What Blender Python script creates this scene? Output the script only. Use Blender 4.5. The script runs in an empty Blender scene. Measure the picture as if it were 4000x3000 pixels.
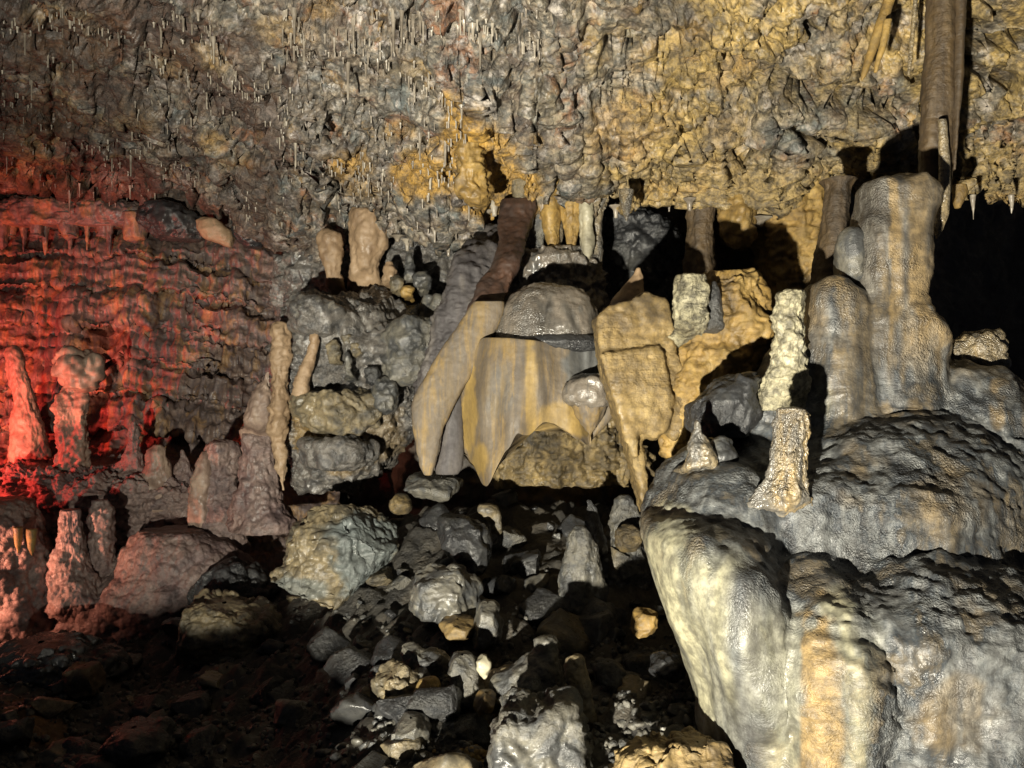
import bpy, math, random
import numpy as np
R = math.radians
sc = bpy.context.scene
COL = sc.collection

# ------------------------------------------------------------------ camera, world, lamps, exposure
CAMZ = 1.5
FPX = 853.3                      # focal length in pixels of a 1024 wide picture
cam = bpy.data.cameras.new('camera'); cam.lens = 30.0; cam.sensor_width = 36.0
cam.clip_start = 0.05; cam.clip_end = 200
cam_ob = bpy.data.objects.new('camera', cam); COL.objects.link(cam_ob)
cam_ob.location = (0, 0, CAMZ); cam_ob.rotation_euler = (R(90), 0, 0)
sc.camera = cam_ob
w = bpy.data.worlds.new('World'); sc.world = w; w.use_nodes = True
w.node_tree.nodes['Background'].inputs[0].default_value = (0.55, 0.60, 0.75, 1)
w.node_tree.nodes['Background'].inputs[1].default_value = 0.030
sc.view_settings.view_transform = 'Standard'; sc.view_settings.look = 'None'
sc.view_settings.exposure = 0.0; sc.view_settings.gamma = 1.0
sc.cycles.max_bounces = 4; sc.cycles.diffuse_bounces = 2; sc.cycles.glossy_bounces = 2
sc.cycles.sample_clamp_indirect = 4.0

def lamp(name, kind, loc, energy, color, size=0.03, target=None, cone=90, blend=0.5):
    l = bpy.data.lights.new(name, kind); l.energy = energy; l.color = color
    l.shadow_soft_size = size
    if kind == 'SPOT':
        l.spot_size = R(cone); l.spot_blend = blend
    o = bpy.data.objects.new(name, l); COL.objects.link(o); o.location = loc
    if target:
        from mathutils import Vector
        o.rotation_euler = (Vector(target) - Vector(loc)).to_track_quat('-Z', 'Y').to_euler()
    return o
lamp('floodlight', 'SPOT', (-1.5, -1.9, -0.30), 5800, (1.0, 0.93, 0.77), 0.06, (1.25, 5.0, 2.3), 90, 1.0)
lamp('red_lamp', 'SPOT', (-5.9, 6.3, 0.6), 760, (1.0, 0.075, 0.055), 0.05, (-5.4, 9.0, 0.8), 130, 1.0)
lamp('orange_lamp', 'SPOT', (-4.8, 5.9, 0.0), 520, (1.0, 0.38, 0.24), 0.05, (-4.0, 8.6, 0.6), 110, 1.0)

# ------------------------------------------------------------------ maths helpers
rng = np.random.default_rng(7)
TAB = rng.random(65536) * 2 - 1
TAB3 = rng.random((65536, 3))
def _h(i, j, k):
    return ((i * 73856093) ^ (j * 19349663) ^ (k * 83492791)) & 0xFFFF
def vnoise(P):
    I = np.floor(P).astype(np.int64); f = P - I
    u = f * f * f * (f * (f * 6 - 15) + 10)
    i, j, k = I[:, 0], I[:, 1], I[:, 2]; x, y, z = u[:, 0], u[:, 1], u[:, 2]
    def T(a, b, c): return TAB[_h(i + a, j + b, k + c)]
    x00 = T(0,0,0) * (1-x) + T(1,0,0) * x; x10 = T(0,1,0) * (1-x) + T(1,1,0) * x
    x01 = T(0,0,1) * (1-x) + T(1,0,1) * x; x11 = T(0,1,1) * (1-x) + T(1,1,1) * x
    return (x00 * (1-y) + x10 * y) * (1-z) + (x01 * (1-y) + x11 * y) * z
def fbm(P, octv=4, gain=0.5, lac=2.03):
    a = 1.0; s = 0; n = 0
    for o in range(octv):
        s = s + a * vnoise(P + 17.3 * o); n += a; a *= gain; P = P * lac
    return s / n
def ridged(P, octv=4, gain=0.5):
    a = 1.0; s = 0; n = 0
    for o in range(octv):
        s = s + a * (1 - 2 * np.abs(vnoise(P + 9.1 * o))); n += a; a *= gain; P = P * 2.07
    return s / n
def worley(P):
    I = np.floor(P).astype(np.int64); best = np.full(len(P), 9.0); sec = np.full(len(P), 9.0)
    for a in (-1, 0, 1):
        for b in (-1, 0, 1):
            for c in (-1, 0, 1):
                i, j, k = I[:, 0] + a, I[:, 1] + b, I[:, 2] + c
                q = TAB3[_h(i, j, k)]
                d = (i + q[:, 0] - P[:, 0])**2 + (j + q[:, 1] - P[:, 1])**2 + (k + q[:, 2] - P[:, 2])**2
                sec = np.minimum(sec, np.maximum(best, d)); best = np.minimum(best, d)
    return np.sqrt(best), np.sqrt(sec)
def PT(u, v, d):
    u = np.asarray(u, float); v = np.asarray(v, float); d = np.asarray(d, float)
    return np.stack([(u - 512) / FPX * d, d + 0 * u, CAMZ - (v - 384) / FPX * d], -1)
def UV(V):
    d = np.maximum(V[:, 1], 0.2)
    return 512 + V[:, 0] / d * FPX, 384 - (V[:, 2] - CAMZ) / d * FPX
def sstep(a, b, x):
    t = np.clip((x - a) / (b - a), 0, 1); return t * t * (3 - 2 * t)
def quads(nr, nc, wrap=False):
    i = np.arange(nr - 1)[:, None]; j = np.arange(nc if wrap else nc - 1)[None, :]
    a = i * nc + j; b = i * nc + (j + 1) % nc
    return np.stack([a, b, b + nc, a + nc], -1).reshape(-1, 4)
def normals(V, F):
    n = np.cross(V[F[:, 2]] - V[F[:, 0]], V[F[:, 3 if F.shape[1] == 4 else 1]] - V[F[:, 1 if F.shape[1] == 4 else 0]])
    if F.shape[1] == 3: n = -n
    N = np.zeros_like(V)
    for c in range(3):
        s = np.zeros(len(V))
        for q in range(F.shape[1]):
            s += np.bincount(F[:, q], n[:, c], len(V))
        N[:, c] = s
    return N / (np.linalg.norm(N, axis=1, keepdims=True) + 1e-12)
def smooth(V, F, it=3, lam=0.5):
    E = np.concatenate([F[:, [q, (q + 1) % F.shape[1]]] for q in range(F.shape[1])])
    cnt = np.bincount(E[:, 0], minlength=len(V)) + np.bincount(E[:, 1], minlength=len(V))
    for _ in range(it):
        S = np.empty_like(V)
        for c in range(3):
            S[:, c] = np.bincount(E[:, 0], V[E[:, 1], c], len(V)) + np.bincount(E[:, 1], V[E[:, 0], c], len(V))
        V = V + lam * (S / np.maximum(cnt, 1)[:, None] - V)
    return V

# ------------------------------------------------------------------ object helpers
def mesh(name, V, F, mat, attrs=None):
    me = bpy.data.meshes.new(name)
    F = np.asarray(F); k = F.shape[1]
    me.vertices.add(len(V)); me.vertices.foreach_set('co', np.ascontiguousarray(V, np.float32).ravel())
    me.loops.add(F.size); me.loops.foreach_set('vertex_index', F.astype(np.int32).ravel())
    me.polygons.add(len(F))
    me.polygons.foreach_set('loop_start', (np.arange(len(F)) * k).astype(np.int32))
    me.polygons.foreach_set('loop_total', np.full(len(F), k, np.int32))
    me.polygons.foreach_set('use_smooth', np.ones(len(F), bool))
    for an, av in (attrs or {}).items():
        at = me.attributes.new(an, 'FLOAT', 'POINT'); at.data.foreach_set('value', np.asarray(av, np.float32))
    me.update(); me.validate()
    if mat: me.materials.append(mat)
    return me
def put(name, V, F, mat, label=None, cat=None, group=None, kind=None, parent=None, attrs=None, base=None):
    if base is None:
        zb = V[:, 2].min() if cat not in ('stalactite', 'drapery') else V[:, 2].max()
        base = np.array([V[:, 0].mean(), V[:, 1].mean(), zb])
    if parent is not None: base = np.array(parent.location)
    if kind == 'structure': base = np.zeros(3)
    o = bpy.data.objects.new(name, mesh(name, V - base, F, mat, attrs)); COL.objects.link(o)
    if parent is not None: o.parent = parent
    else: o.location = base
    for k, v in (('label', label), ('category', cat), ('group', group), ('kind', kind)):
        if v: o[k] = v
    return o
def empty(name, loc, label, cat, group=None):
    o = bpy.data.objects.new(name, None); COL.objects.link(o); o.location = loc
    o['label'] = label; o['category'] = cat
    if group: o['group'] = group
    return o

# ------------------------------------------------------------------ procedural materials
def material(name, cols, scale=2.5, stretch=(1, 1, 1), rough=(0.35, 0.7), bump=0.5, bscale=28, bdist=0.02,
             ripple=0.0, ripple_scale=(7, 7, 42), speck=0.35, speck_scale=22, dark=(0.03, 0.028, 0.026), tint=None, tint2=None, tint3=None,
             stain=0.35, stain_scale=1.6, pits=0.0, spec=0.5, layers=(), sparkle=0.0, calm=False):
    m = bpy.data.materials.new(name); m.use_nodes = True
    nt = m.node_tree; N = nt.nodes; L = nt.links
    bs = N['Principled BSDF']; geo = N.new('ShaderNodeNewGeometry')
    def mapping(s):
        mp = N.new('ShaderNodeMapping'); mp.inputs['Scale'].default_value = s; L.new(geo.outputs['Position'], mp.inputs[0]); return mp.outputs[0]
    def noise(vec, s, detail=5, rgh=0.6, dist=0.0):
        n = N.new('ShaderNodeTexNoise'); n.inputs['Scale'].default_value = s; n.inputs['Detail'].default_value = detail
        n.inputs['Roughness'].default_value = rgh; n.inputs['Distortion'].default_value = dist; L.new(vec, n.inputs['Vector']); return n.outputs[0]
    def ramp(fac, pts):
        r = N.new('ShaderNodeValToRGB'); L.new(fac, r.inputs[0]); e = r.color_ramp.elements
        while len(e) < len(pts): e.new(0.5)
        for q, (p, c) in enumerate(pts):
            e[q].position = p; e[q].color = (*c, 1) if len(c) == 3 else c
        return r.outputs[0]
    def mix(a, b, fac, mode='MIX'):
        x = N.new('ShaderNodeMix'); x.data_type = 'RGBA'; x.blend_type = mode
        if isinstance(fac, float): x.inputs[0].default_value = fac
        else: L.new(fac, x.inputs[0])
        for sck, val in ((6, a), (7, b)):
            if isinstance(val, tuple): x.inputs[sck].default_value = (*val, 1)
            else: L.new(val, x.inputs[sck])
        return x.outputs[2]
    def mul(a, b):
        x = N.new('ShaderNodeMath'); x.operation = 'MULTIPLY'
        for q, val in enumerate((a, b)):
            if isinstance(val, float): x.inputs[q].default_value = val
            else: L.new(val, x.inputs[q])
        return x.outputs[0]
    v0 = mapping(stretch)
    n1 = noise(v0, scale, 6, 0.62, 0.4)
    k = len(cols)
    c = ramp(n1, [(0.30 + 0.40 * q / max(1, k - 1), cols[q]) for q in range(k)])
    for q, (lc, ls, lo, hi, amt) in enumerate(layers):       # patches of other minerals
        mp = N.new('ShaderNodeMapping'); mp.inputs['Scale'].default_value = stretch; mp.inputs['Location'].default_value = (3.7 * q + 1.3, 5.1 * q, 2.9 * q); L.new(geo.outputs['Position'], mp.inputs[0])
        c = mix(c, lc, mul(ramp(noise(mp.outputs[0], ls, 5, 0.65, 0.5), [(lo, (0, 0, 0)), (hi, (1, 1, 1))]), amt))
    if tint:
        a = N.new('ShaderNodeAttribute'); a.attribute_name = 'tint'; c = mix(c, tint, a.outputs['Fac'])
    if tint2:
        a = N.new('ShaderNodeAttribute'); a.attribute_name = 'tint2'; c = mix(c, tint2, a.outputs['Fac'])
    if tint3:
        a = N.new('ShaderNodeAttribute'); a.attribute_name = 'tint3'; c = mix(c, tint3, a.outputs['Fac'])
    s1 = ramp(noise(mapping((1, 1, 1)), speck_scale, 4, 0.7), [(0.40, (1, 1, 1)), (0.62, (0, 0, 0))])
    c = mix(c, dark, mul(s1, speck))
    s2 = ramp(noise(mapping(stretch), stain_scale, 5, 0.65, 0.6), [(0.50, (0, 0, 0)), (0.66, (1, 1, 1))])
    c = mix(c, dark, mul(s2, stain))
    L.new(c, bs.inputs['Base Color'])
    rr = N.new('ShaderNodeMapRange'); L.new(noise(mapping((1, 1, 1)), 9, 4, 0.7), rr.inputs[0])
    rr.inputs[1].default_value = 0.35; rr.inputs[2].default_value = 0.65; rr.inputs[3].default_value = rough[0]; rr.inputs[4].default_value = rough[1]
    L.new(rr.outputs[0], bs.inputs['Roughness']); bs.inputs['Specular IOR Level'].default_value = spec
    prev = None
    msk = N.new('ShaderNodeMapRange'); L.new(noise(mapping(stretch), 1.7, 3, 0.6), msk.inputs[0])
    msk.inputs[1].default_value = 0.40; msk.inputs[2].default_value = 0.60; msk.inputs[3].default_value = 0.25; msk.inputs[4].default_value = 1.25
    mskv = msk.outputs[0]
    if calm:
        a = N.new('ShaderNodeAttribute'); a.attribute_name = 'tint'
        q = N.new('ShaderNodeMath'); q.operation = 'MULTIPLY_ADD'; L.new(a.outputs['Fac'], q.inputs[0]); q.inputs[1].default_value = -1.6; q.inputs[2].default_value = 1.0; q.use_clamp = True
        mskv = mul(mskv, q.outputs[0])
    def bmp(h, strength, dist):
        nonlocal prev
        b = N.new('ShaderNodeBump'); L.new(mul(mskv, float(strength)), b.inputs['Strength']) if strength > 0 else None; b.inputs['Strength'].default_value = abs(strength); b.invert = strength < 0; b.inputs['Distance'].default_value = dist
        L.new(h, b.inputs['Height'])
        if prev: L.new(prev, b.inputs['Normal'])
        prev = b.outputs[0]
    bmp(noise(mapping((1, 1, 1)), bscale, 6, 0.65, 0.3), bump, bdist)
    if ripple: bmp(noise(mapping(ripple_scale), 1.0, 5, 0.6, 0.5), ripple, 0.02)
    if pits:
        vo = N.new('ShaderNodeTexVoronoi'); vo.inputs['Scale'].default_value = bscale * 1.2; L.new(mapping((1, 1, 1)), vo.inputs['Vector'])
        bmp(vo.outputs['Distance'], -pits, 0.02)
    if sparkle:
        pm = N.new('ShaderNodeMapRange'); L.new(noise(mapping((1, 1, 1)), 3.3, 3, 0.6), pm.inputs[0])
        pm.inputs[1].default_value = 0.46; pm.inputs[2].default_value = 0.60; pm.inputs[3].default_value = 0.15; pm.inputs[4].default_value = 1.5 * sparkle
        b = N.new('ShaderNodeBump'); b.inputs['Distance'].default_value = 0.014; L.new(mul(pm.outputs[0], q.outputs[0]) if calm else pm.outputs[0], b.inputs['Strength'])
        L.new(noise(mapping((1, 1, 1)), 115, 1, 0.6), b.inputs['Height']); L.new(prev, b.inputs['Normal']); prev = b.outputs[0]
    L.new(prev, bs.inputs['Normal'])
    return m

M = {}
M['ceiling'] = material('ceiling_rock', [(0.025, 0.02, 0.018), (0.13, 0.098, 0.074), (0.30, 0.25, 0.185), (0.13, 0.128, 0.112), (0.46, 0.40, 0.31), (0.20, 0.145, 0.095)], scale=5.5, bump=0.9, bscale=34,
                        tint=(0.52, 0.31, 0.07), tint2=(0.46, 0.325, 0.115), tint3=(0.085, 0.045, 0.032), speck=0.75, speck_scale=19, stain=0.5, stain_scale=2.6, rough=(0.3, 0.7), pits=0.3,  # strong random specks and stains also stand in for shading of the relief
                        layers=(((0.33, 0.13, 0.05), 2.6, .56, .66, .75), ((0.13, 0.16, 0.165), 3.1, .55, .64, .8), ((0.56, 0.51, 0.46), 6.0, .57, .64, .85), ((0.42, 0.26, 0.08), 5.0, .60, .67, .7), ((0.50, 0.46, 0.44), 14.0, .58, .66, .7)))
M['wall'] = material('wall_rock', [(0.03, 0.027, 0.025), (0.09, 0.075, 0.06), (0.17, 0.14, 0.10)], scale=2.0, bump=0.8, bscale=16, tint=(0.46, 0.27, 0.08), rough=(0.45, 0.8))
M['terrace'] = material('terrace_flowstone', [(0.07, 0.05, 0.048), (0.23, 0.165, 0.13), (0.16, 0.125, 0.12), (0.36, 0.225, 0.11), (0.21, 0.16, 0.14)], scale=2.6, stretch=(2.0, 2.0, 0.7), layers=(((0.07, 0.05, 0.055), 2.2, .55, .66, .7),), bump=0.5, bscale=20,
                        ripple=0.4, ripple_scale=(14, 14, 4), stain=0.4, stain_scale=1.4)
M['floor'] = material('rubble_ground', [(0.02, 0.02, 0.02), (0.07, 0.065, 0.055), (0.15, 0.13, 0.10)], scale=5, bump=1.0, bscale=22, bdist=0.04, rough=(0.35, 0.8), tint=(0.34, 0.17, 0.05))
M['flow'] = material('wet_flowstone', [(0.018, 0.021, 0.025), (0.065, 0.073, 0.081), (0.17, 0.176, 0.172), (0.036, 0.043, 0.05), (0.14, 0.115, 0.078), (0.075, 0.083, 0.09)], scale=3.0, stretch=(1.6, 1.6, 0.5), bump=0.45, bscale=80, bdist=0.010,
                     ripple=0.45, ripple_scale=(24, 24, 60), tint=(0.42, 0.395, 0.26), tint2=(0.30, 0.21, 0.095), speck=0.55, speck_scale=24, stain=0.6, stain_scale=2.6, rough=(0.28, 0.62), spec=0.42, pits=0.0, sparkle=0.6, calm=True)
M['tan'] = material('tan_flowstone', [(0.15, 0.145, 0.13), (0.30, 0.235, 0.135), (0.40, 0.28, 0.12)], scale=3, stretch=(2, 2, 0.3), bump=0.8, bscale=45, bdist=0.01, ripple=0.2, speck=0.5, speck_scale=34, stain=0.3, rough=(0.12, 0.45), spec=0.9, pits=0.3, sparkle=0.7, layers=(((0.13, 0.13, 0.125), 2.5, .50, .58, .8),))
M['ochre'] = material('ochre_rock', [(0.10, 0.065, 0.025), (0.34, 0.215, 0.06), (0.46, 0.32, 0.11)], scale=4.5, bump=0.7, bscale=30, speck=0.4, stain=0.25, rough=(0.4, 0.75))
M['slab'] = material('tan_slab_rock', [(0.12, 0.082, 0.035), (0.28, 0.195, 0.078), (0.39, 0.285, 0.125)], scale=3.5, bump=0.6, bscale=34, ripple=0.5, ripple_scale=(5, 5, 30), speck=0.45, speck_scale=26, stain=0.3, rough=(0.4, 0.75))
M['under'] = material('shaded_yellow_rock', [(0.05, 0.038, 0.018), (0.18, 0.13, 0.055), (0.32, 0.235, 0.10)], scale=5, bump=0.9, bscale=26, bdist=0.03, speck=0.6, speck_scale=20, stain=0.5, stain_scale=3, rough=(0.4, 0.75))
M['shield'] = material('banded_drapery', [(0.12, 0.092, 0.056), (0.18, 0.138, 0.085), (0.15, 0.122, 0.09), (0.22, 0.155, 0.07), (0.18, 0.145, 0.10)], scale=2.4, stretch=(4, 4, 0.5), bump=0.35, bscale=50, bdist=0.008,
                       ripple=0.10, ripple_scale=(34, 34, 1.5), speck=0.2, stain=0.25, stain_scale=1.8, rough=(0.5, 0.75), spec=0.3, layers=(((0.12, 0.105, 0.09), 2.5, .50, .62, .7), ((0.30, 0.20, 0.07), 4.0, .56, .66, .6)), tint=(0.11, 0.115, 0.115), tint2=(0.38, 0.255, 0.07), sparkle=0.0)
M['dome'] = material('grey_brown_dome', [(0.05, 0.046, 0.04), (0.13, 0.118, 0.10), (0.21, 0.18, 0.145), (0.11, 0.11, 0.105)], scale=3, stretch=(2.5, 2.5, 0.3), bump=0.4, bscale=50, bdist=0.01, ripple=0.15, speck=0.3, rough=(0.12, 0.45), spec=0.9, sparkle=0.6)
M['red'] = material('red_brown_drapery', [(0.02, 0.012, 0.01), (0.055, 0.028, 0.018), (0.10, 0.05, 0.03)], scale=2.4, stretch=(2, 2, 0.4), bump=0.3, bscale=30, speck=0.3, rough=(0.4, 0.7))
M['purple'] = material('grey_purple_drapery', [(0.03, 0.028, 0.03), (0.085, 0.078, 0.08), (0.15, 0.135, 0.12)], scale=3, stretch=(2, 2, 0.4), bump=0.4, bscale=30, speck=0.3, rough=(0.5, 0.8), spec=0.3)
M['cream'] = material('cream_calcite', [(0.25, 0.23, 0.17), (0.42, 0.39, 0.28), (0.54, 0.49, 0.34)], scale=5, bump=0.4, bscale=40, speck=0.2, stain=0.15, rough=(0.3, 0.6))
M['rough'] = material('cracked_cream_calcite', [(0.22, 0.19, 0.11), (0.44, 0.40, 0.26), (0.55, 0.51, 0.36)], scale=6, bump=1.0, bscale=18, bdist=0.04, ripple=0.9, ripple_scale=(9, 9, 30), speck=0.75, speck_scale=20, stain=0.2)
M['brown'] = material('brown_column_rock', [(0.03, 0.021, 0.012), (0.085, 0.056, 0.028), (0.16, 0.108, 0.05)], scale=3, stretch=(3, 3, 0.3), bump=0.6, bscale=36, ripple=0.3, speck=0.35, rough=(0.4, 0.75))
M['pink'] = material('pinkish_tan_stalagmite', [(0.20, 0.13, 0.075), (0.34, 0.235, 0.14), (0.40, 0.29, 0.185)], scale=4, stretch=(1.5, 1.5, 0.5), bump=0.4, bscale=30, speck=0.15, stain=0.15)
M['pale'] = material('pale_stalagmite', [(0.14, 0.095, 0.075), (0.30, 0.215, 0.165), (0.46, 0.35, 0.26)], scale=5, stretch=(1.5, 1.5, 0.5), bump=0.4, bscale=26, speck=0.2, stain=0.2)
M['mauve'] = material('mauve_flowstone', [(0.08, 0.055, 0.055), (0.20, 0.14, 0.13), (0.30, 0.22, 0.19), (0.15, 0.115, 0.115)], scale=4, bump=0.8, bscale=20, pits=0.5, speck=0.45, stain=0.3)
M['grey'] = material('grey_rock', [(0.025, 0.026, 0.028), (0.075, 0.078, 0.078), (0.17, 0.16, 0.13), (0.06, 0.064, 0.068)], scale=6, bump=0.7, bdist=0.035, bscale=28, speck=0.4, stain=0.3, rough=(0.2, 0.6), spec=0.6)
M['greytan'] = material('grey_tan_rock', [(0.04, 0.038, 0.032), (0.14, 0.12, 0.08), (0.28, 0.225, 0.13), (0.09, 0.09, 0.085)], scale=5, bump=0.7, bdist=0.035, bscale=26, speck=0.4, stain=0.3, rough=(0.2, 0.6), spec=0.6, tint=(0.17, 0.20, 0.20))
M['darkrock'] = material('dark_rock', [(0.012, 0.013, 0.015), (0.035, 0.037, 0.04), (0.075, 0.075, 0.07)], scale=5, bump=0.8, bdist=0.035, bscale=26, speck=0.4, stain=0.3, rough=(0.15, 0.55), spec=0.6)
M['mass'] = material('dark_wet_mass', [(0.025, 0.025, 0.028), (0.09, 0.088, 0.085), (0.19, 0.175, 0.155), (0.07, 0.07, 0.07), (0.26, 0.24, 0.20)], scale=4.5, bump=0.8, bscale=20, bdist=0.03, speck=0.35, stain=0.35, rough=(0.10, 0.42), spec=0.9, sparkle=0.6, tint=(0.30, 0.20, 0.07))
M['straw'] = material('soda_straw_calcite', [(0.10, 0.085, 0.065), (0.25, 0.215, 0.17), (0.46, 0.42, 0.34)], scale=6, bump=0.1, speck=0.1, stain=0.1, rough=(0.2, 0.5))

# ------------------------------------------------------------------ loft: a solid of elliptical cross sections
LAST = [None]
def loft(rows, d, b=None, n_row=None, n_ar=None, e=2.0, px=1.6, sm=None):
    """rows: (v, u_left, u_right[, extra depth]) top to bottom; d: distance of the axis; b: half depth in metres (or ratio of half width if None)."""
    Rw = np.array([(r + (0.0,) * (4 - len(r))) for r in rows], float)
    order = Rw
    seg = np.hypot(np.diff(order[:, 0]), 0.5 * np.diff(order[:, 2] - order[:, 1])) + 0.3 * np.abs(np.diff(order[:, 1] + order[:, 2]))
    t = np.concatenate([[0], np.cumsum(seg)]); Ltot = t[-1]
    n_row = n_row or int(max(24, Ltot / px)); tt = np.linspace(0, Ltot, n_row)
    C = np.stack([np.interp(tt, t, order[:, q]) for q in range(4)], 1)
    k = sm if sm is not None else max(1, int(n_row / len(rows) / 3.0))
    if k > 1:
        ker = np.hanning(2 * k + 3)[1:-1]; ker /= ker.sum(); p = len(ker) // 2
        for q in range(4):
            c = C[:, q]; ext = np.concatenate([2 * c[0] - c[p:0:-1], c, 2 * c[-1] - c[-2:-p - 2:-1]])
            C[:, q] = np.convolve(ext, ker, 'valid')
    v, uL, uR, dd = C.T; D = d + dd
    a = np.maximum(0.5 * (uR - uL), 0.15) / FPX * D; cx = (0.5 * (uL + uR) - 512) / FPX * D; z = CAMZ - (v - 384) / FPX * D
    wmax = max((uR - uL).max(), 4)
    n_ar = n_ar or int(max(20, math.pi * wmax / px))
    th = np.linspace(0, 2 * math.pi, n_ar, endpoint=False)
    ct, st = np.cos(th), np.sin(th)
    ct = np.sign(ct) * np.abs(ct)**(2 / e); st = np.sign(st) * np.abs(st)**(2 / e)
    if b is None: bb = a
    elif b < 0: bb = a * -b
    else: bb = b * (a / a.max())**0.6
    a = np.concatenate([[a[0] * .02, a[0] * .5], a, [a[-1] * .5, a[-1] * .02]]); bb = np.concatenate([[bb[0] * .02, bb[0] * .5], bb, [bb[-1] * .5, bb[-1] * .02]])
    ext = lambda q: np.concatenate([q[[0, 0]], q, q[[-1, -1]]])
    cx, D = ext(cx), ext(D); z = np.concatenate([[z[0] + .004, z[0] + .003], z, [z[-1] - .003, z[-1] - .004]]); n_row += 4
    X = cx[:, None] + a[:, None] * ct; Y = D[:, None] + bb[:, None] * st; Z = z[:, None] + 0 * ct
    V = np.stack([X, Y, Z], -1).reshape(-1, 3)
    i_ = np.arange(n_row); LAST[0] = np.repeat(np.clip(np.minimum(i_, n_row - 1 - i_) / 7.0, 0, 1), n_ar)
    return V, quads(n_row, n_ar, True)[:, ::-1]
def outn(V, F):
    n = normals(V, F); c = V.mean(0)
    if np.sum(n * (V - c)) < 0: n = -n
    return n
def d_flow(V, amp=0.02, s=1.0, off=0.0):
    P = V + off
    h = 1.0 * fbm(P * np.array([7, 7, 1.1]) * s, 3) + 0.6 * fbm(P * np.array([3, 3, 2.2]) * s + 5, 3) + 0.22 * fbm(P * np.array([18, 18, 22]) * s, 3)
    return amp * h
def d_rock(V, amp=0.03, s=1.0, off=0.0):
    P = V + off
    f1, f2 = worley(P * 4.2 * s + 0.4 * np.stack([vnoise(P * 9 * s), vnoise(P * 9 * s + 31), vnoise(P * 9 * s + 57)], 1))
    return amp * (1.1 * fbm(P * 5 * s, 5, 0.55) + 0.9 * (np.minimum(f2 - f1, 0.5) - 0.25) + 0.5 * ridged(P * 11 * s, 3))
def d_knob(V, amp=0.02, s=1.0, off=0.0):
    f1, f2 = worley((V + off) * 9 * s); g1, _ = worley((V + off) * 21 * s + 3)
    return amp * (1.0 - 1.6 * f1**2 + 0.5 * (1 - 1.6 * g1**2) + 0.8 * fbm((V + off) * 4 * s, 3))
def d_lump(V, amp=0.1, s=1.0, off=0.0):
    W_ = V + 0.12 * np.stack([vnoise(V * 3 * s), vnoise(V * 3 * s + 31), vnoise(V * 3 * s + 57)], 1)
    f1, _ = worley(W_ * 3.0 * s); g1, _ = worley(W_ * 7.0 * s + 4)
    return amp * (0.8 - 1.3 * f1**2 + 0.4 * (0.6 - 1.3 * g1**2) + 0.5 * fbm(V * 9 * s, 3))
def thing(name, rows, d, mat, label, cat, b=None, disp='flow', amp=0.012, s=1.0, e=2.0, px=1.6, group=None, parent=None, attrs=None, sm=None, cut=None, facet=0.0, sink=None):
    V, F = loft(rows, d, b, e=e, px=px, sm=sm)
    if sink is None: sink = 0.28 if name == 'stalagmite' else 0.0
    if sink:
        tz = (V[:, 2].max() - V[:, 2]) / np.ptp(V[:, 2]); V[:, 1] += sink * sstep(0.62, 1.0, tz)**1.5
    n = outn(V, F); fn = {'flow': d_flow, 'rock': d_rock, 'knob': d_knob, 'lump': d_lump}[disp]
    win = LAST[0]
    V = V + n * (win * (fn(V, amp, s) + 0.35 * amp * fbm(V * 26, 3, 0.6) + 0.7 * amp * fbm(V * 4.5 + 30, 2)))[:, None]
    if facet:
        g = np.random.default_rng(int(abs(rows[0][1] * 7 + rows[0][0] * 13)) + 5); lo, hi = V.min(0), V.max(0); ctr = (lo + hi) / 2; hf = (hi - lo) / 2
        Q = (V - ctr) / hf
        for _ in range(11):
            pn = g.normal(size=3); pn[1] = -abs(pn[1]); pn /= np.linalg.norm(pn); Q = Q - np.maximum(Q @ pn - g.uniform(facet, 1.0), 0)[:, None] * pn
        V = ctr + Q * hf; nn = outn(V, F); V = V + (win[:, None] * nn) * (amp * 0.55 * fbm(V * 9 * s, 4, 0.6) + amp * 0.25 * ridged(V * 17 * s, 3))[:, None]; V = smooth(V, F, 1)
    if cut: V = cut(V)
    at = attrs(V) if attrs else None
    return put(name, V, F, M[mat], label, cat, group, None, parent, at)
def blob(V, items):
    """soft patches of colour: items (u, v, ru, rv, strength) as seen on the surface, edges broken by noise."""
    u, v = UV(V); nz = fbm(V * 6, 4); out = np.zeros(len(V))
    for (a, b_, ru, rv, st) in items:
        r = np.sqrt(((u - a) / ru)**2 + ((v - b_) / rv)**2) + 0.7 * nz
        out = np.maximum(out, st * (1 - sstep(0.7, 1.1, r)))
    return out

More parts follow.
